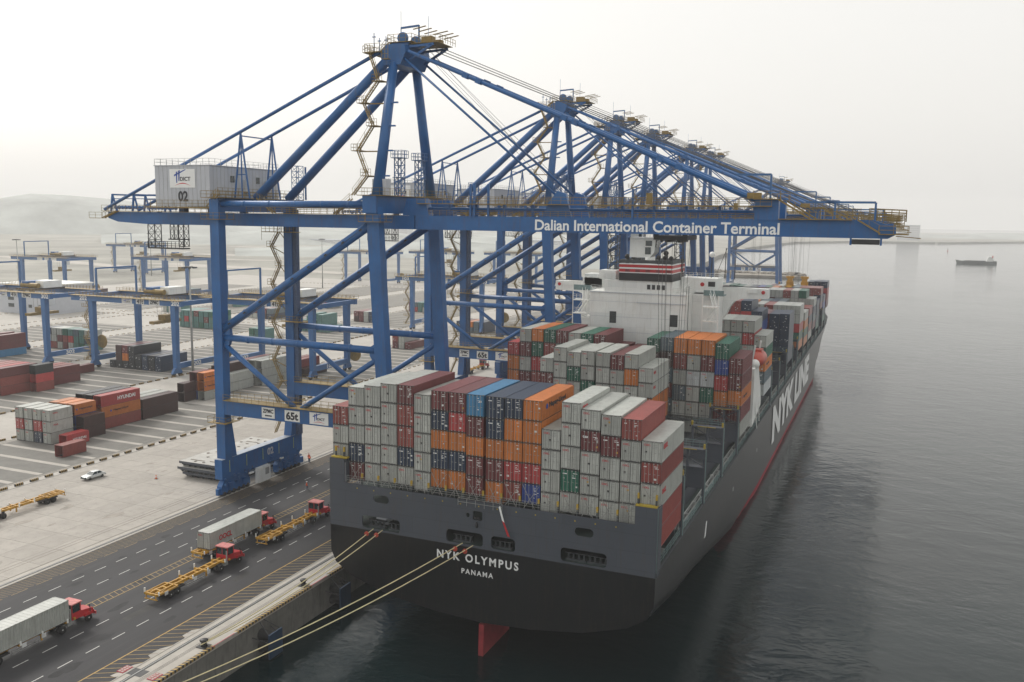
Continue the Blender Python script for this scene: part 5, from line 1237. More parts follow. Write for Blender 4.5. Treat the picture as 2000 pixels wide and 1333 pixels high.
# deckhouse details
mb = MB()
def louvre(x0,x1,z0,z1):
    l = MB().box(x0,x1,75.93,75.98,z0,z1).build('louvre', m_dkgrey, sup)
    q = MB()
    for k in range(6): z = z0+(z1-z0)*(k+0.5)/6; q.box(x0+0.08,x1-0.08,75.87,75.925,z-0.07,z+0.09)
    q.build('slat', m_dark, l)
louvre(-6.65,-5.25,35.8,38.2); louvre(5.9,7.5,35.7,38.1)
for x in (1.0,2.0,3.0,4.0):
    MB().box(x,x+0.65,76.13,76.19,43.0,43.95).build('window', m_dark, ship)
for z,x0,x1 in ((40.2,-1,9),(42.0,-11,9)): MB().box(x0,x1,75.85,75.96,z,z+0.12).build('pipe', m_house, sup)
mb = MB().beam((9.6,75.7,15),(9.6,75.7,44),0.10,0.10); mb.build('pipe', m_dark, sup)
lb = MB().lathe([(0.28,-0.06),(0.42,-0.03),(0.42,0.03),(0.28,0.06)],(10.8,82.9,44.0),14,'y').build('lifebuoy', m_red, ship)
MB().box(12.0,13.4,82.9,82.98,43.6,44.6).build('window', m_dark, ship)
# bridge wings
for s in (-1,1):
    o = MB().poly([(s*15.2,43.3),(s*23.25,43.1),(s*23.25,41.1),(s*18.0,40.9),(s*16.5,40.3),(s*15.4,38.9),(s*14.7,37.2),(s*12.2,34.5),(s*12.2,43.3)][::s],'y',88.6,91.6).build('bridge_wing', m_white, ship)
    MB().box(min(s*12.8,s*23.4),max(s*12.8,s*23.4),88.5,88.58,43.32,43.5).build('wing_cap', m_dkgrey, o)
    MB().lathe([(0.25,-0.06),(0.38,-0.03),(0.38,0.03),(0.25,0.06)],(s*22.3,88.45,42.4),14,'y').build('lifebuoy', m_red, o)
    MB().box(min(s*19.2,s*21.2),max(s*19.2,s*21.2),88.35,88.55,42.2,42.9).build('locker', m_white, o)
# outside stair towers
for s,x in ((-1,-14.2),(1,13.4)):
    mb = MB(); zs = [19.6,23.2,26.8,30.4,34.0,37.4,40.2,42.4]; yy = 77.0 if s > 0 else 79.0
    for k in range(len(zs)-1):
        a = (x+(0.2 if k%2 else 1.4)*1, yy-0.5, zs[k]); b_ = (x+(1.4 if k%2 else 0.2), yy-0.5+2.2*(1), zs[k+1]); a = (x+0.8+(-0.6 if k%2 else 0.6), yy-1.0, zs[k]); b_ = (x+0.8+(0.6 if k%2 else -0.6), yy+1.4, zs[k+1])
        mb.stair(a,b_,0.7,(1,0,0)); mb.box(x-0.9,x+2.2,yy-1.9,yy+0.1,zs[k]-0.22,zs[k]); mb.rail([(x-0.9,yy-1.9,zs[k]),(x+2.2,yy-1.9,zs[k])],1.1,0.06,0.7,2)
    for xx in (x-0.9,x+2.2): mb.beam((xx,yy-1.9,18),(xx,yy-1.9,42.4),0.15,0.15)
    S(mb,'outside_stair',m_white)
    S(MB().box(x-1.6,x+2.4,79.5,82.6,42.0,42.2).box(x-1.6,x+2.4,79.5,79.7,42.2,43.1),'stair_landing',m_cyan)
# lifeboats on white davit frames
for s in (1,-1):
    lab = 'enclosed orange lifeboat on its white davit at the ship\'s starboard side' if s > 0 else 'enclosed orange lifeboat on its davit at the ship\'s port side'
    S(MB().poly([(74.6,17.2),(74.6,28.6),(76.4,28.9),(80.8,28.2),(82.2,26.0),(84.6,23.5),(86.2,20.4),(86.0,19.4)],'x',min(s*20.95,s*23.2),max(s*20.95,s*23.2)),'davit_frame',m_white)
    mb = MB().beam((s*22.2,76.6,28.6),(s*22.9,76.2,33.0),0.3,0.3); mb.beam((s*22.2,84.6,27),(s*22.9,84.2,33.0),0.3,0.3); mb.beam((s*23.0,76.5,24),(s*23.6,79,16),0.14,0.14); mb.beam((s*23.0,82,24),(s*23.4,83.6,16.5),0.14,0.14); mb.rail([(s*23.1,76.2,22),(s*23.1,84,22)],1.0,0.08,1.4)
    S(mb,'davit_arm',m_white)
    bt = thing('lifeboat', lab, 'lifeboat', (s*23.0,80.4,29.2))
    MB().lathe([(0.05,-4.2),(0.9,-3.6),(1.45,-2.2),(1.55,0),(1.5,2.2),(1.0,3.6),(0.05,4.2)],(s*23.0,80.4,29.9),16,'y').build('hull', m_orange, bt, smooth=True)
    MB().lathe([(0.05,-4.5),(0.75,-4.2),(1.0,-3.6),(0.9,-3.0),(0.05,-2.9)],(s*22.9,80.0,29.3),14,'y').build('stern_cover', m_white, bt, smooth=True)
    MB().box(s*23.0-0.7,s*23.0+0.7,79.5,82.2,31.2,31.75).build('conning_hood', m_orange, bt)
mb = MB().beam((20.5,296,17.5),(20.5,306,17.5),0.2,0.2); mb.rail([(21.8,292,16.3),(19.0,318,18.2),(12,330,19.2)],1.1,0.07,2.0,2); mb.rail([(-21.8,292,16.3),(-19.0,318,18.2),(-12,330,19.2)],1.1,0.07,2.0,2); S(mb,'bow_railing',m_cyan)
S(MB().lathe([(0.5,16.5),(0.35,30)],(0,318,0),10),'foremast',m_yelb)
# ---- mooring lines
def rope(p, q, sag, lab, r_=0.065):
    p = Vector(p); q = Vector(q); mb = MB(); n_ = 14; prev = p
    for k in range(1,n_+1):
        t = k/n_; c = p.lerp(q,t)-Vector((0,0,sag*4*t*(1-t))); mb.tube(prev,c,r_,6,cap=False); prev = c
    o = mb.build('mooring_line', m_rope); tag(o, lab, 'rope', 'mooring lines from the stern'); return o
rope((-15.9,-1.2,15.1),(-27.5,-21.2,5.5),0.8,'pale mooring line from the left fairlead to the near bollard, the upper of its pair')
rope((-14.5,-1.2,15.1),(-27.4,-22.0,5.5),0.9,'pale mooring line from the left fairlead to the near bollard, the lower of its pair')
rope((-2.5,-1.2,15.2),(-27.6,-42.5,5.4),1.3,'long mooring line crossing the ship\'s name, the upper of the two')
rope((-1.0,-1.2,15.1),(-27.0,-44.0,5.4),1.5,'long mooring line crossing the ship\'s name, the lower of the two')
bollard(-42.8,'black bollard on the quay edge below the frame')
for (x,y,z,wl) in ((-16.45,-2.1,14.6,'leftmost'),(-15.0,-2.0,14.6,'second'),(-3.1,-2.2,14.65,'third'),(-1.7,-2.2,14.55,'rightmost')):
    o = MB().lathe([(0.05,-0.1),(0.33,-0.06),(0.33,0.06),(0.05,0.1)],(x,y,z),10,'y').build('rat_guard', m_orange); tag(o,'orange rat guard, %s of the four on the mooring lines' % wl,'rat guard','rat guards on the mooring lines')
# ================================================================ TRUCKS, PEOPLE AND SMALL THINGS
me_tyre = MB().lathe([(0.30,-0.15),(0.50,-0.15),(0.52,-0.05),(0.52,0.05),(0.50,0.15),(0.30,0.15)],(0,0,0),16,'x').mesh('wheel', m_tyre, True)
me_rim = MB().lathe([(0.05,-0.12),(0.29,-0.10),(0.30,0.12),(0.12,0.10),(0.05,0.16)],(0,0,0),14,'x').mesh('rim', m_rim, True)
def wheel(par, x, y, r=0.52, s=1):
    w_ = inst(me_tyre,'wheel',par,(x,y,r)); w_.scale = (1.0,r/0.52,r/0.52); inst(me_rim,'rim',w_,(0.03*s,0,0)); return w_
def chassis(t, L=14.4):
    """yellow skeletal trailer, rear end at y = 0, local to t"""
    mb = MB()
    for x in (-0.45,0.45): mb.box(x-0.09,x+0.09,0.4,L,1.0,1.42)
    for y in (0.0,1.3,2.4,3.6,5.6,6.4,8.4,9.4,10.6,11.8,13.0,L-0.15): mb.box(-1.2 if y in (0.0,3.6,6.4,9.4,13.0) or y > 14 else -0.6,1.2 if y in (0.0,3.6,6.4,9.4,13.0) or y > 14 else 0.6,y,y+0.2,1.12,1.40)
    for x in (-1.16,1.16): mb.box(x-0.06,x+0.06,0,3.7,1.14,1.38)
    for x in (-0.6,0.6): mb.beam((x*1.9,0.1,1.3),(x*0.8,2.4,1.3),0.12,0.12)
    mb.beam((-1.1,3.7,1.25),(1.1,5.0,1.25),0.08,0.08); mb.box(-1.1,1.1,-0.05,0.05,0.55,0.68); mb.box(-0.9,-0.78,-0.02,0.06,0.6,1.15); mb.box(0.78,0.9,-0.02,0.06,0.6,1.15)
    mb.build('frame', m_yelb, None).parent = t
    mb = MB()
    for y in (0.1,6.5,9.5,13.1):
        for x in (-1.24,1.24): mb.box(x-0.07,x+0.07,y,y+0.18,1.2,1.95 if x < 0 else 1.7)
    mb.build('guide_post', m_white, None).parent = t
    mb = MB()
    for y in (1.2,6.7,9.4): mb.box(1.27,1.31,y,y+0.62,0.85,1.35)
    mb.build('marker_plate', m_sticker, None).parent = t
    mb = MB()
    for x in (-0.75,0.75): mb.box(x-0.08,x+0.08,9.7,9.9,0.35,1.1); 
    mb.build('landing_leg', m_yelb, None).parent = t
    mb = MB()
    for z in (0.6,0.85): mb.beam((1.2,5.4,z),(1.2,9.0,z),0.05,0.05)
    for y in (5.4,9.0): mb.beam((1.2,y,0.6),(1.2,y,1.1),0.05,0.05)
    mb.build('side_guard', m_steel, None).parent = t
    MB().box(-1.0,1.0,1.6,5.3,0.72,0.95).build('suspension', m_dark, None).parent = t
    for y in (2.5,3.8):
        for x in (-1.02,1.02): wheel(t,x,y,0.5,1 if x>0 else -1)
        for x in (-0.68,0.68): wheel(t,x,y,0.5,1 if x>0 else -1)
def tractor(t, y0=12.4):
    """red terminal tractor, cab to the left of centre"""
    M_ = lambda mb,n_,m: setattr(mb.build(n_,m,None),'parent',t)
    M_(MB().box(-0.45,-0.25,y0-0.6,y0+5.0,0.75,1.0).box(0.25,0.45,y0-0.6,y0+5.0,0.75,1.0).box(-0.7,0.7,y0-0.4,y0+0.6,1.0,1.12),'frame',m_dark)
    mb = MB().box(-1.15,0.95,y0+1.7,y0+3.1,1.0,1.9); mb.box(-1.15,-1.05,y0+1.7,y0+3.1,1.9,3.0); mb.box(0.85,0.95,y0+1.7,y0+1.82,1.9,3.0); mb.box(-1.15,-1.03,y0+1.7,y0+1.82,1.9,3.0); mb.box(0.85,0.95,y0+2.98,y0+3.1,1.9,3.0); mb.box(-0.1,0.0,y0+1.7,y0+1.78,1.9,3.0)
    cab = mb.build('cab',m_red,None); cab.parent = t
    o = MB().box(-1.25,1.05,y0+1.6,y0+3.25,3.0,3.14).build('roof',mat('worn_red_roof',(0.50,0.16,0.15),0.6,var=0.3,scale=2),None); o.parent = cab
    o = MB().box(-1.03,0.93,y0+1.72,y0+1.76,1.92,2.98).box(-1.03,0.93,y0+3.04,y0+3.08,1.92,2.98).box(0.90,0.93,y0+1.84,y0+2.96,1.92,2.98).build('window',m_glass,None); o.parent = cab
    M_(MB().poly([(y0+3.1,0.95),(y0+3.1,1.85),(y0+4.9,1.55),(y0+5.15,0.95)],'x',-0.75,0.95),'bonnet',m_red)
    for a_,b_ in ((0.96,1.22),(-1.2,-0.96)): M_(MB().poly([(y0+3.4,1.05),(y0+3.6,1.25),(y0+4.6,1.25),(y0+4.8,1.0),(y0+4.8,0.9),(y0+3.4,0.9)],'x',a_,b_),'mudguard',m_red)
    M_(MB().box(-1.1,1.1,y0+5.15,y0+5.3,0.55,0.95),'bumper',m_red)
    M_(MB().box(0.6,0.8,y0+5.16,y0+5.2,1.0,1.2).box(-0.6,-0.4,y0+5.16,y0+5.2,1.0,1.2),'headlight',m_white)
    M_(MB().box(1.0,1.12,y0+1.3,y0+1.45,1.0,2.7).box(0.5,1.1,y0+0.9,y0+1.6,0.6,1.1),'exhaust_stack',m_steel)
    M_(MB().box(1.2,1.25,y0+4.2,y0+4.3,1.3,2.0).box(1.1,1.3,y0+4.15,y0+4.25,1.95,2.3),'mirror',m_dark)
    for x in (-1.0,1.0): wheel(t,x,y0+4.1,0.52,1 if x>0 else -1)
    for x in (-1.02,-0.66,0.66,1.02): wheel(t,x,y0+0.1,0.52,1 if x>0 else -1)
def truck(x, y, lab, rz=0.0):
    t = thing('container_truck', lab, 'truck', (x,y,4.99), 'red tractors with yellow trailers', rz)
    chassis(t); tractor(t); return t
TA = truck(-47.3,-0.5,'red tractor with yellow trailer carrying the grey container across the road')
TB = truck(-42.4,-14.7,'red tractor pulling an empty yellow trailer in the middle of the road')
TC = truck(-42.4,8.4,'red tractor with empty yellow trailer partly hidden by the ship\'s stern')
TD = truck(-46.7,-38.5,'red tractor with yellow trailer under the grey container at the lower left corner')
TE = truck(-91.3,13.1,'empty yellow trailer on the pale apron at the left edge of the frame',rz=math.pi)
TF = truck(-82.0,163,'red tractor with yellow trailer seen through the second crane\'s portal')
container(-47.3,0.95,6.42,12.192,2.65,'G','grey container riding on the middle truck, lettered in red on its side','containers on trucks',side_logo=('OOCL',2.9,0.85,m_txtr,2.0,0.85))
container(-46.7,-37.2,6.42,12.192,2.65,'G','grey container on the truck at the lower left corner','containers on trucks')
# saloon car
cz = 4.99
car = thing('saloon_car','silver saloon car driving on the pale apron left of the crane','car',(-96.0,24.6,5.01),None,R(176))
def carpart(mb,name,m,smooth=False,par=None): o = mb.build(name,m,None,smooth); o.parent = par or car; return o
mb = MB(); prof = [(-2.2,0.35),(-2.22,0.72),(-2.0,0.90),(-1.35,0.95),(1.2,0.92),(2.05,0.80),(2.25,0.62),(2.22,0.35)]
mb.poly([(y,z) for y,z in prof],'x',-0.84,0.84); body = carpart(mb,'body',m_carp)
bv = body.modifiers.new('bevel','BEVEL'); bv.width = 0.09; bv.segments = 3
mb = MB(); 
top = [(-1.05,1.36),(0.25,1.38)]; base = [(-1.55,0.93),(0.98,0.92)]
vs = [(-0.78,base[0][0],base[0][1]),(0.78,base[0][0],base[0][1]),(0.78,base[1][0],base[1][1]),(-0.78,base[1][0],base[1][1]),(-0.60,top[0][0],top[0][1]),(0.60,top[0][0],top[0][1]),(0.60,top[1][0],top[1][1]),(-0.60,top[1][0],top[1][1])]
mb.add(vs,[(0,1,5,4),(1,2,6,5),(2,3,7,6),(3,0,4,7)]); carpart(mb,'window',m_glass)
mb = MB().box(-0.61,0.61,-1.05,0.25,1.365,1.42)
for a,b_ in ((0,4),(1,5),(2,6),(3,7)): mb.beam(vs[a],vs[b_],0.08,0.06)
for x in (-1,1): mb.beam((x*0.79,-0.35,0.93),(x*0.62,-0.4,1.37),0.07,0.06)
r_ = carpart(mb,'roof',m_carp); bv = r_.modifiers.new('bevel','BEVEL'); bv.width = 0.03; bv.segments = 2
carpart(MB().box(-0.8,0.8,2.2,2.3,0.35,0.55).box(-0.8,0.8,-2.3,-2.2,0.35,0.6),'bumper',m_dkgrey)
carpart(MB().box(-0.75,-0.4,2.215,2.27,0.58,0.75).box(0.4,0.75,2.215,2.27,0.58,0.75),'headlight',m_glass)
for x in (-0.78,0.78):
    for y in (-1.35,1.4): w_ = inst(me_tyre,'wheel',car,(x,y,0.31)); w_.scale = (0.62,0.6,0.6); inst(me_rim,'rim',w_,(0.03 if x>0 else -0.03,0,0))
# traffic cones
def cone(x,y,lab):
    t = thing('traffic_cone',lab,'cone',(x,y,5.01))
    MB().box(x-0.28,x+0.28,y-0.28,y+0.28,5.01,5.07).build('base',m_dark,t); MB().lathe([(0.2,5.07),(0.04,5.85)],(x,y,0),10).build('cone',m_hivis,t); MB().lathe([(0.15,5.35),(0.115,5.52)],(x,y,0),10).build('band',m_txtw,t)
cone(-84.6,29.4,'small orange traffic cone standing alone on the pale apron')
# pile of ship's hatch covers on the apron
g = 'hatch covers piled on the apron'
for k,(dx,dy,lab) in enumerate(((0.5,0.3,'lowest grey hatch cover of the pile beside the crane'),(-0.2,-0.3,'middle grey hatch cover of the pile beside the crane'),(0.0,0.0,'topmost pale hatch cover of the pile beside the crane'))):
    z0 = 5.1+k*1.1; x0,x1,y0,y1 = -81.6+dx,-68.8,32.6+dy,54.5+dy
    t = thing('hatch_cover_panel',lab,'hatch cover',((x0+x1)/2,(y0+y1)/2,z0),g)
    MB().box(x0,x1,y0,y1,z0+0.72,z0+0.98).build('top_plate',mat('hatch_cover_top',(0.46,0.45,0.42),0.8,var=0.15,scale=0.5,dirt=(0.2,0.15,0.1),dirt_amt=0.5),t)
    mb = MB()
    for i in range(9): x = x0+0.8+i*(x1-x0-1.6)/8; mb.box(x-0.12,x+0.12,y0+0.3,y1-0.3,z0,z0+0.70)
    for i in range(7): y = y0+0.5+i*(y1-y0-1)/6; mb.box(x0+0.3,x1-0.3,y-0.1,y+0.1,z0+0.2,z0+0.715)
    mb.build('girder_frame',m_dkgrey,t)
    mb = MB().box(x0,x1,y0-0.05,y0,z0+0.5,z0+0.98); mb.box(x0-0.05,x0,y0,y1,z0+0.5,z0+0.98); mb.build('rim',m_hgrey,t)
    if k == 2:
        mb = MB(); hr = random.Random(2)
        for i in range(6):
            for j in range(7):
                if hr.random() < 0.75: x = x0+1.2+i*2.1; y = y0+1.0+j*3.2+hr.uniform(-.6,.6); mb.box(x-0.22,x+0.22,y-0.22,y+0.22,z0+0.985,z0+1.08)
        for (a,b_,l) in ((1.4,1.6,3.4),(6.0,1.9,3.6),(1.8,18,3.0),(7,19,3.4)): mb.box(x0+a,x0+a+l,y0+b_,y0+b_+0.28,z0+0.985,z0+1.05)
        mb.build('twistlock_seat',m_rock,t)
# people
def person(x, y, z, rz, lab, pose='stand', h=1.75, helmet=True):
    t = thing('person', lab, 'person', (x,y,z), None, rz)
    s = h/1.75
    if pose == 'walk': fa, fb = 0.28, -0.24
    else: fa, fb = 0.04, -0.03
    lean = 0.0; J = {}
    P_ = [('pel',0,0,0.95,.155),('chest',0,0.0,1.28,.17),('neck',0,0.01,1.50,.065),('head',0,0.03,1.62,.105),('top',0,0.02,1.72,.075),
      ('shl',-0.19,0,1.43,.075),('ell',-0.25,0.02+fb*0.3,1.14,.055),('hal',-0.24,0.14+fb*0.4,0.90,.045),('shr',0.19,0,1.43,.075),('elr',0.25,0.02+fa*0.3,1.14,.055),('har',0.24,0.12+fa*0.4,0.92,.045),
      ('hil',-0.10,0,0.90,.105),('knl',-0.11,fa*0.6+0.03,0.49,.075),('anl',-0.11,fa-0.02,0.09,.055),('tol',-0.11,fa+0.17,0.04,.045),
      ('hir',0.10,0,0.90,.105),('knr',0.11,fb*0.5+0.06,0.49,.075),('anr',0.11,fb,0.09,.055),('tor',0.11,fb+0.18,0.04,.045)]
    if pose == 'bend':
        P_ = [('pel',0,-0.12,0.90,.155),('chest',0,0.18,1.12,.17),('neck',0,0.36,1.22,.065),('head',0,0.46,1.25,.105),('top',0,0.54,1.28,.075)] + [
          ('shl',-0.19,0.30,1.18,.075),('ell',-0.22,0.36,0.92,.055),('hal',-0.18,0.44,0.68,.045),('shr',0.19,0.30,1.18,.075),('elr',0.22,0.36,0.92,.055),('har',0.18,0.46,0.68,.045)] + P_[11:]
        P_ = [p for p in P_]
    idx = {p[0]:i for i,p in enumerate(P_)}
    E_ = [('pel','chest'),('chest','neck'),('neck','head'),('head','top'),('chest','shl'),('shl','ell'),('ell','hal'),('chest','shr'),('shr','elr'),('elr','har'),('pel','hil'),('hil','knl'),('knl','anl'),('anl','tol'),('pel','hir'),('hir','knr'),('knr','anr'),('anr','tor')]
    me = bpy.data.meshes.new('body'); me.from_pydata([(p[1]*s,p[2]*s,p[3]*s) for p in P_],[(idx[a],idx[b_]) for a,b_ in E_],[])
    o = bpy.data.objects.new('body',me); C.objects.link(o)
    sk = o.modifiers.new('skin','SKIN')
    for i,p in enumerate(P_): me.skin_vertices[0].data[i].radius = (p[4]*s,p[4]*s)
    me.skin_vertices[0].data[0].use_root = True
    sb = o.modifiers.new('sub','SUBSURF'); sb.levels = 1; sb.render_levels = 1
    bpy.context.view_layer.update()
    m2 = bpy.data.meshes.new_from_object(o.evaluated_get(bpy.context.evaluated_depsgraph_get())); bpy.data.objects.remove(o)
    m2.materials.clear()
    for q in (m_denim,m_hivis,m_skin): m2.materials.append(q)
    hz = 1.40*s if pose != 'bend' else 1.15*s
    for f_ in m2.polygons:
        c = f_.center
        if pose != 'bend': f_.material_index = 2 if (c.z > 1.50*s or (abs(c.x) > 0.2*s and c.z < 0.97*s)) else (1 if c.z > 0.93*s else 0)
        else: f_.material_index = 2 if (c.y > 0.38*s) else (1 if c.z > 0.95*s else 0)
        f_.use_smooth = True
    b_ = inst(m2,'body',t)
    hp_ = (0,0.03*s,1.68*s) if pose != 'bend' else (0,0.50*s,1.30*s)
    o = MB().lathe([(0.16,0.0),(0.135,0.05),(0.10,0.11),(0.02,0.14)],(hp_[0],hp_[1],hp_[2]),12).build('helmet',m_txtw if helmet else m_orange,None,smooth=True); o.parent = t
    return t
person(-53.6,35.9,4.99,R(-60),'worker in an orange vest and white helmet walking alone on the road','walk')
person(-65.0,52.6,5.03,R(200),'worker in an orange vest standing at the crane\'s north end','stand',1.8,False)
person(-64.4,51.9,5.03,R(20),'crouched worker in orange bending down beside the standing one','bend',1.75,False)
# high lamp masts in the yard
def mast(x, y, h, lab):
    t = thing('lamp_mast', lab, 'lamp mast', (x,y,5), 'tall lamp masts in the yard')
    MB().tube((x,y,4.9),(x,y,5+h),0.42,10,0.18).build('pole', m_steel, t, smooth=True)
    mb = MB().lathe([(1.2,5+h-0.3),(1.3,5+h)],(x,y,0),12)
    for k in range(8): a = R(45*k); mb.box(x+1.9*math.cos(a)-0.35,x+1.9*math.cos(a)+0.35,y+1.9*math.sin(a)-0.35,y+1.9*math.sin(a)+0.35,5+h-0.6,5+h-0.15); mb.beam((x,y,5+h-0.2),(x+1.9*math.cos(a),y+1.9*math.sin(a),5+h-0.3),0.1,0.1)
    mb.build('lamp_ring', m_dkgrey, t)
mast(-162.1,124.8,35,'tall lamp mast standing left of the near crane\'s leg')
mast(-440,283,35,'hazy lamp mast far back at the left edge')
mast(-520,470,35,'hazy lamp mast below the crane\'s tail')
mast(-330,440,35,'hazy lamp mast seen through the near crane\'s frame')
mast(-300,300,35,'lamp mast between the left yard gantries and the near crane')
# rubber tyred yard gantries
def rtg():
    t = thing('yard_gantry_crane','','yard crane',(0,0,5),'blue yard gantry cranes over the container blocks')
    P0 = lambda mb,n_,m,par=None,sm=False: (lambda o: (setattr(o,'parent',par or t), o)[1])(mb.build(n_,m,None,sm))
    W_ = 35.4; D = 19.6
    for x in (0,W_):
        for y in (0,D): P0(MB().beam((x,y,2.6),(x,y,22.6),1.5,1.5,1.9,1.8,up=(0,1,0)),'leg',m_blue2)
        P0(MB().box(x-0.55,x+0.55,0.6,D-0.6,2.4,4.1),'sill_beam',m_blue2)
        for y in (0,D):
            b_ = P0(MB().poly([(y-2.2,0.9),(y+2.2,0.9),(y+1.1,2.6),(y-1.1,2.6)],'x',x-0.5,x+0.5),'bogie',m_blue2)
            for k in (-1.4,1.4): w_ = inst(me_tyre,'wheel',b_,(x,y+k,0.75)); w_.scale = (2.2,1.45,1.45)
    for y in (-0.3,D+0.3):
        P0(MB().box(-8.5,W_+3.6,y-0.65,y+0.65,22.6,24.3),'girder',m_blue2)
        mb = MB().box(-8.5,W_+3.6,y-1.5,y+1.5,24.35,24.45); mb.rail([(-8.5,y-1.5,24.45),(W_+3.6,y-1.5,24.45)],1.1,0.07,1.6,1); mb.rail([(-8.5,y+1.5,24.45),(W_+3.6,y+1.5,24.45)],1.1,0.07,1.6,1); P0(mb,'walkway',m_yel)
    for x in (-7.8,W_+3.0): P0(MB().box(x-0.5,x+0.5,0.4,D-0.4,22.8,24.2),'end_tie',m_blue2)
    mb = MB()
    for (a,b_) in (((2,1.2,0),(2,1.2,9)),((2,D-1.2,0),(2,D-1.2,9)),((2,1.2,9),(2,D-1.2,9))): mb.beam((a[0]-1,a[1],a[2]+24.4),(b_[0]-1,b_[1],b_[2]+24.4),0.55,0.5)
    P0(mb,'maintenance_arch',m_blue2)
    tr = P0(MB().box(18,26,3,D-3,24.6,25.3),'trolley',m_dark); P0(MB().box(18.6,21.6,5,11,25.32,27.6),'drive_house',m_blue,tr)
    P0(MB().box(23.0,26.8,7,D-5,25.32,27.7),'electrical_house',m_white,tr)
    P0(MB().lathe([(0.9,-4),(0.9,4)],(22,5.6,26.2),8,'x'),'hoist_drum',m_yel,tr)
    P0(MB().box(27.2,29.6,6.0,9.0,19.6,22.4),'operator_cab',m_white,tr)
    P0(MB().box(21.0,23.2,3.6,15.8,15.6,16.5).box(20.6,23.6,8,11.5,16.5,18.3),'spreader',m_yel)
    mb = MB()
    for dx in (-1,1):
        for dy in (-2.5,2.5): mb.beam((22.1+dx,9.7+dy,18.3),(22.1+dx,9.7+dy,24.6),0.06,0.06)
    P0(mb,'hoist_rope',m_wire)
    mb = MB()
    for k in range(6): mb.stair((-1.6 if k%2 else -3.8,0.2,2.5+k*3.6),(-3.8 if k%2 else -1.6,0.2,6.1+k*3.6),0.7); mb.box(-4.4,-0.8,-0.4,0.9,2.45+k*3.6,2.55+k*3.6); mb.rail([(-4.4,-0.4,2.5+k*3.6),(-0.8,-0.4,2.5+k*3.6)],1.1,0.07,1.0)
    P0(mb,'stair',m_yel)
    P0(MB().lathe([(2.3,-0.25),(2.5,0),(2.3,0.25)],(W_+1.6,D+2.2,5.4),18,'y').lathe([(1.2,-0.4),(1.2,0.4)],(W_+1.6,D+2.2,5.4),10,'y'),'cable_reel',m_yel)
    return t
def rtg_signs(t, num):
    if num:
        inst(text_mesh(num,3.3,1.5,m_txtw,0.03),'lettering',t,(-4.6,-0.97,22.75)); inst(text_mesh(num,3.3,1.5,m_txtw,0.03),'lettering',t,(35.0,-0.97,22.75))
        o = inst(text_mesh(num,3.6,1.3,m_txtw,0.03),'lettering',t,(0.57,8.0,2.6)); o.rotation_euler = (0,0,R(90)); o = inst(text_mesh(num,3.6,1.3,m_txtw,0.03),'lettering',t,(35.97,7.0,2.6)); o.rotation_euler = (0,0,R(90))
        inst(text_mesh('41t',2.7,1.4,m_txtk,0.03),'lettering',t,(20.7,-1.02,22.8)); inst(text_mesh('ZPMC',3.6,1.2,m_txtk,0.04),'lettering',t,(26.2,-1.02,22.9))
    for (x0,x1) in ((14.2,18.6),(20.3,23.7),(25.8,30.2)): o = MB().box(x0,x1,-0.995,-0.96,22.65,24.25).build('sign_panel',m_sticker,None); o.parent = t
    if num:
        mb = MB().add([(15,-1.01,23.6),(17.8,-1.01,24.1),(17.8,-1.01,23.95),(15,-1.01,23.4)],[(0,1,2,3)]).add([(15.6,-1.01,22.9),(15.8,-1.01,22.9),(15.9,-1.01,23.9),(15.6,-1.01,23.9)],[(0,1,2,3)]); o = mb.build('emblem',m_txtb,None); o.parent = t
        inst(text_mesh('DICT',1.6,0.45,m_txtk,0.02),'lettering',t,(16.2,-1.01,22.95))
R0 = rtg()
def place_rtg(x, y, lab, num=None, s=None):
    t = copy_tree(R0); t.location = (x,y,4.96); t['label'] = lab; rtg_signs(t, num); return t
place_rtg(-199.0,119.2,'blue yard gantry numbered 202 left of the near crane\'s leg','202')
place_rtg(-157.0,134,'blue yard gantry numbered 102 seen through the near crane','102')
place_rtg(-253.8,117,'blue yard gantry numbered 302 at the left edge of the frame','302')
place_rtg(-157.0,262,'blue yard gantry numbered 103 seen beside the second crane\'s legs','103')
place_rtg(-445,290,'hazy blue yard gantry at the left edge above the white office')
place_rtg(-388,330,'hazy blue yard gantry behind the tall lamp mast')
place_rtg(-576,485,'most distant hazy yard gantry below the near crane\'s tail')
place_rtg(-343,490,'distant yard gantry seen left of the near crane\'s seaside leg')
place_rtg(-300,528,'distant yard gantry seen between the near crane\'s seaside legs')
place_rtg(-241,543,'distant yard gantry seen between the second crane\'s legs')
def drop(o):
    for ch in list(o.children): drop(ch)
    bpy.data.objects.remove(o)
drop(R0)
# white office block in the yard
wb = thing('office_building','white flat roofed office block behind the left yard gantry','building',(-360,228,5))
MB().box(-378,-343.5,222,250,4.9,19.5).build('wall',m_house,wb); MB().box(-378.5,-343,221.5,250.5,19.52,20.1).build('roof',m_white,wb)
for (x0,z0) in ((-371.5,8),(-371.5,11.6),(-371.5,15.2)):
    MB().box(x0,x0+4.2,221.9,221.96,z0,z0+1.9).build('window',m_glass,wb)
for x0 in (-362,-357,-350): MB().box(x0,x0+2.4,221.9,221.96,8.2,9.8).build('window',m_glass,wb)
MB().box(-356,-352,221.9,221.96,16.4,18.0).build('window',m_dark,wb)
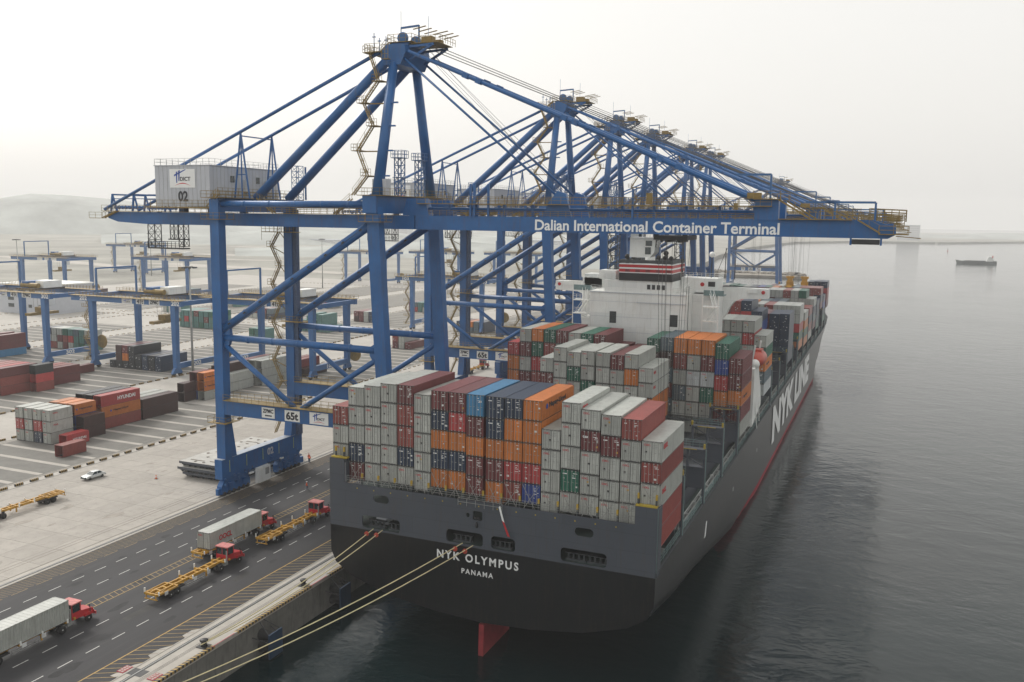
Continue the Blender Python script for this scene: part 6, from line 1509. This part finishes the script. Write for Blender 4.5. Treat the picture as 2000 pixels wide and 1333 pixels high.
# small coaster and buoy out on the water
cs_ = thing('cargo_ship','small dark cargo ship with white bridge out on the water at the right','ship',(155,1338,0))
sec = [(-26,0.3,5.6,4.4),(-23,2.6,4.9,1.0),(-17,4.8,4.0,0),(18,4.8,3.8,0),(23.5,4.4,4.4,0),(26.5,3.2,4.8,0.8)]
vs = []; fs = []
for (x,hb,zt,x2) in sec: vs += [(x,-hb,zt),(x+x2*0.5,-hb*0.8,0),(x+x2*0.5,0,-0.8),(x+x2*0.5,hb*0.8,0),(x,hb,zt)]
for i in range(len(sec)-1):
    for k in range(4): fs.append((i*5+k,(i+1)*5+k,(i+1)*5+k+1,i*5+k+1))
    fs.append((i*5,i*5+4,(i+1)*5+4,(i+1)*5))
fs += [(0,1,2,3,4),tuple(len(vs)-5+k for k in (4,3,2,1,0))]
o = MB().add(vs,fs).build('hull',mat('coaster_hull',(0.04,0.06,0.055),0.5),None); o.parent = cs_
def csp(mb,n_,m): o = mb.build(n_,m,None); o.parent = cs_
csp(MB().box(14,23,-3.8,3.8,4.2,6.6).box(15.2,22,-3.4,3.4,6.62,8.8).box(15.8,20,-4.4,4.4,8.82,10.6),'deckhouse',m_white); csp(MB().box(15.77,15.8,-4,4,9.4,10.2),'window',m_glass)
csp(MB().tube((21.3,0,8.8),(21.3,0,12.2),0.8,10),'funnel',m_red); csp(MB().tube((18,0,10.6),(18,0,15.4),0.14,6).tube((-19,0,4.5),(-19,0,10),0.14,6),'mast',m_white)
csp(MB().box(-15,12.5,-3.6,3.6,3.9,4.9),'hatch_cover',m_dkgrey)
by = thing('buoy','tiny channel buoy on the water left of the small cargo ship','buoy',(149,1956,0))
MB().lathe([(1.4,-0.3),(1.4,1.0),(0.9,1.4)],(149,1956,0),12).build('float',m_red,by); MB().lathe([(0.8,1.4),(0.3,5.0)],(149,1956,0),6).lathe([(0.6,5.0),(0.6,5.8)],(149,1956,0),8).build('cage',m_dark,by)
# yellow spreaders and grey beam being worked over the bow
for (x,lab) in ((9.0,'yellow crane spreader standing over the bow containers, the left one'),(14.6,'yellow crane spreader over the bow containers, the right one')):
    t = thing('spreader',lab,'spreader',(x,274,31.3),'yellow spreaders over the bow containers')
    MB().box(x-1.3,x+1.3,272.6,275.4,31.4,33.2).box(x-1.0,x+1.0,273,275,33.2,34.4).box(x-1.5,x+1.5,273,275,34.4,35.2).build('head_block',m_yelb,t)
    MB().box(x-1.2,x+1.2,267.8,280.2,31.0,31.4).build('frame',m_yelb,t)
    for s in (-0.8,0.8): MB().beam((x+s,273.5,35.2),(x+s*1.5,273.5,54.8),0.06,0.06).build('hoist_rope',m_wire,t)
# ---- haze: the sea air
hz = MB().box(-2700,2900,-170,4700,-1.0,158).build('haze', bpy.data.materials.new('sea_haze')); hz['kind'] = 'stuff'
hm = hz.data.materials[0]; hm.use_nodes = True; hn = hm.node_tree; hn.nodes.clear()
pv = hn.nodes.new('ShaderNodeVolumePrincipled'); pv.inputs['Color'].default_value = (0.985,0.985,0.985,1); pv.inputs['Density'].default_value = 0.0002; pv.inputs['Anisotropy'].default_value = 0.0
ho = hn.nodes.new('ShaderNodeOutputMaterial'); hn.links.new(pv.outputs[0], ho.inputs['Volume'])
# no label may stay empty
for o in bpy.data.objects:
    if 'label' in o and not o['label']: del o['label']
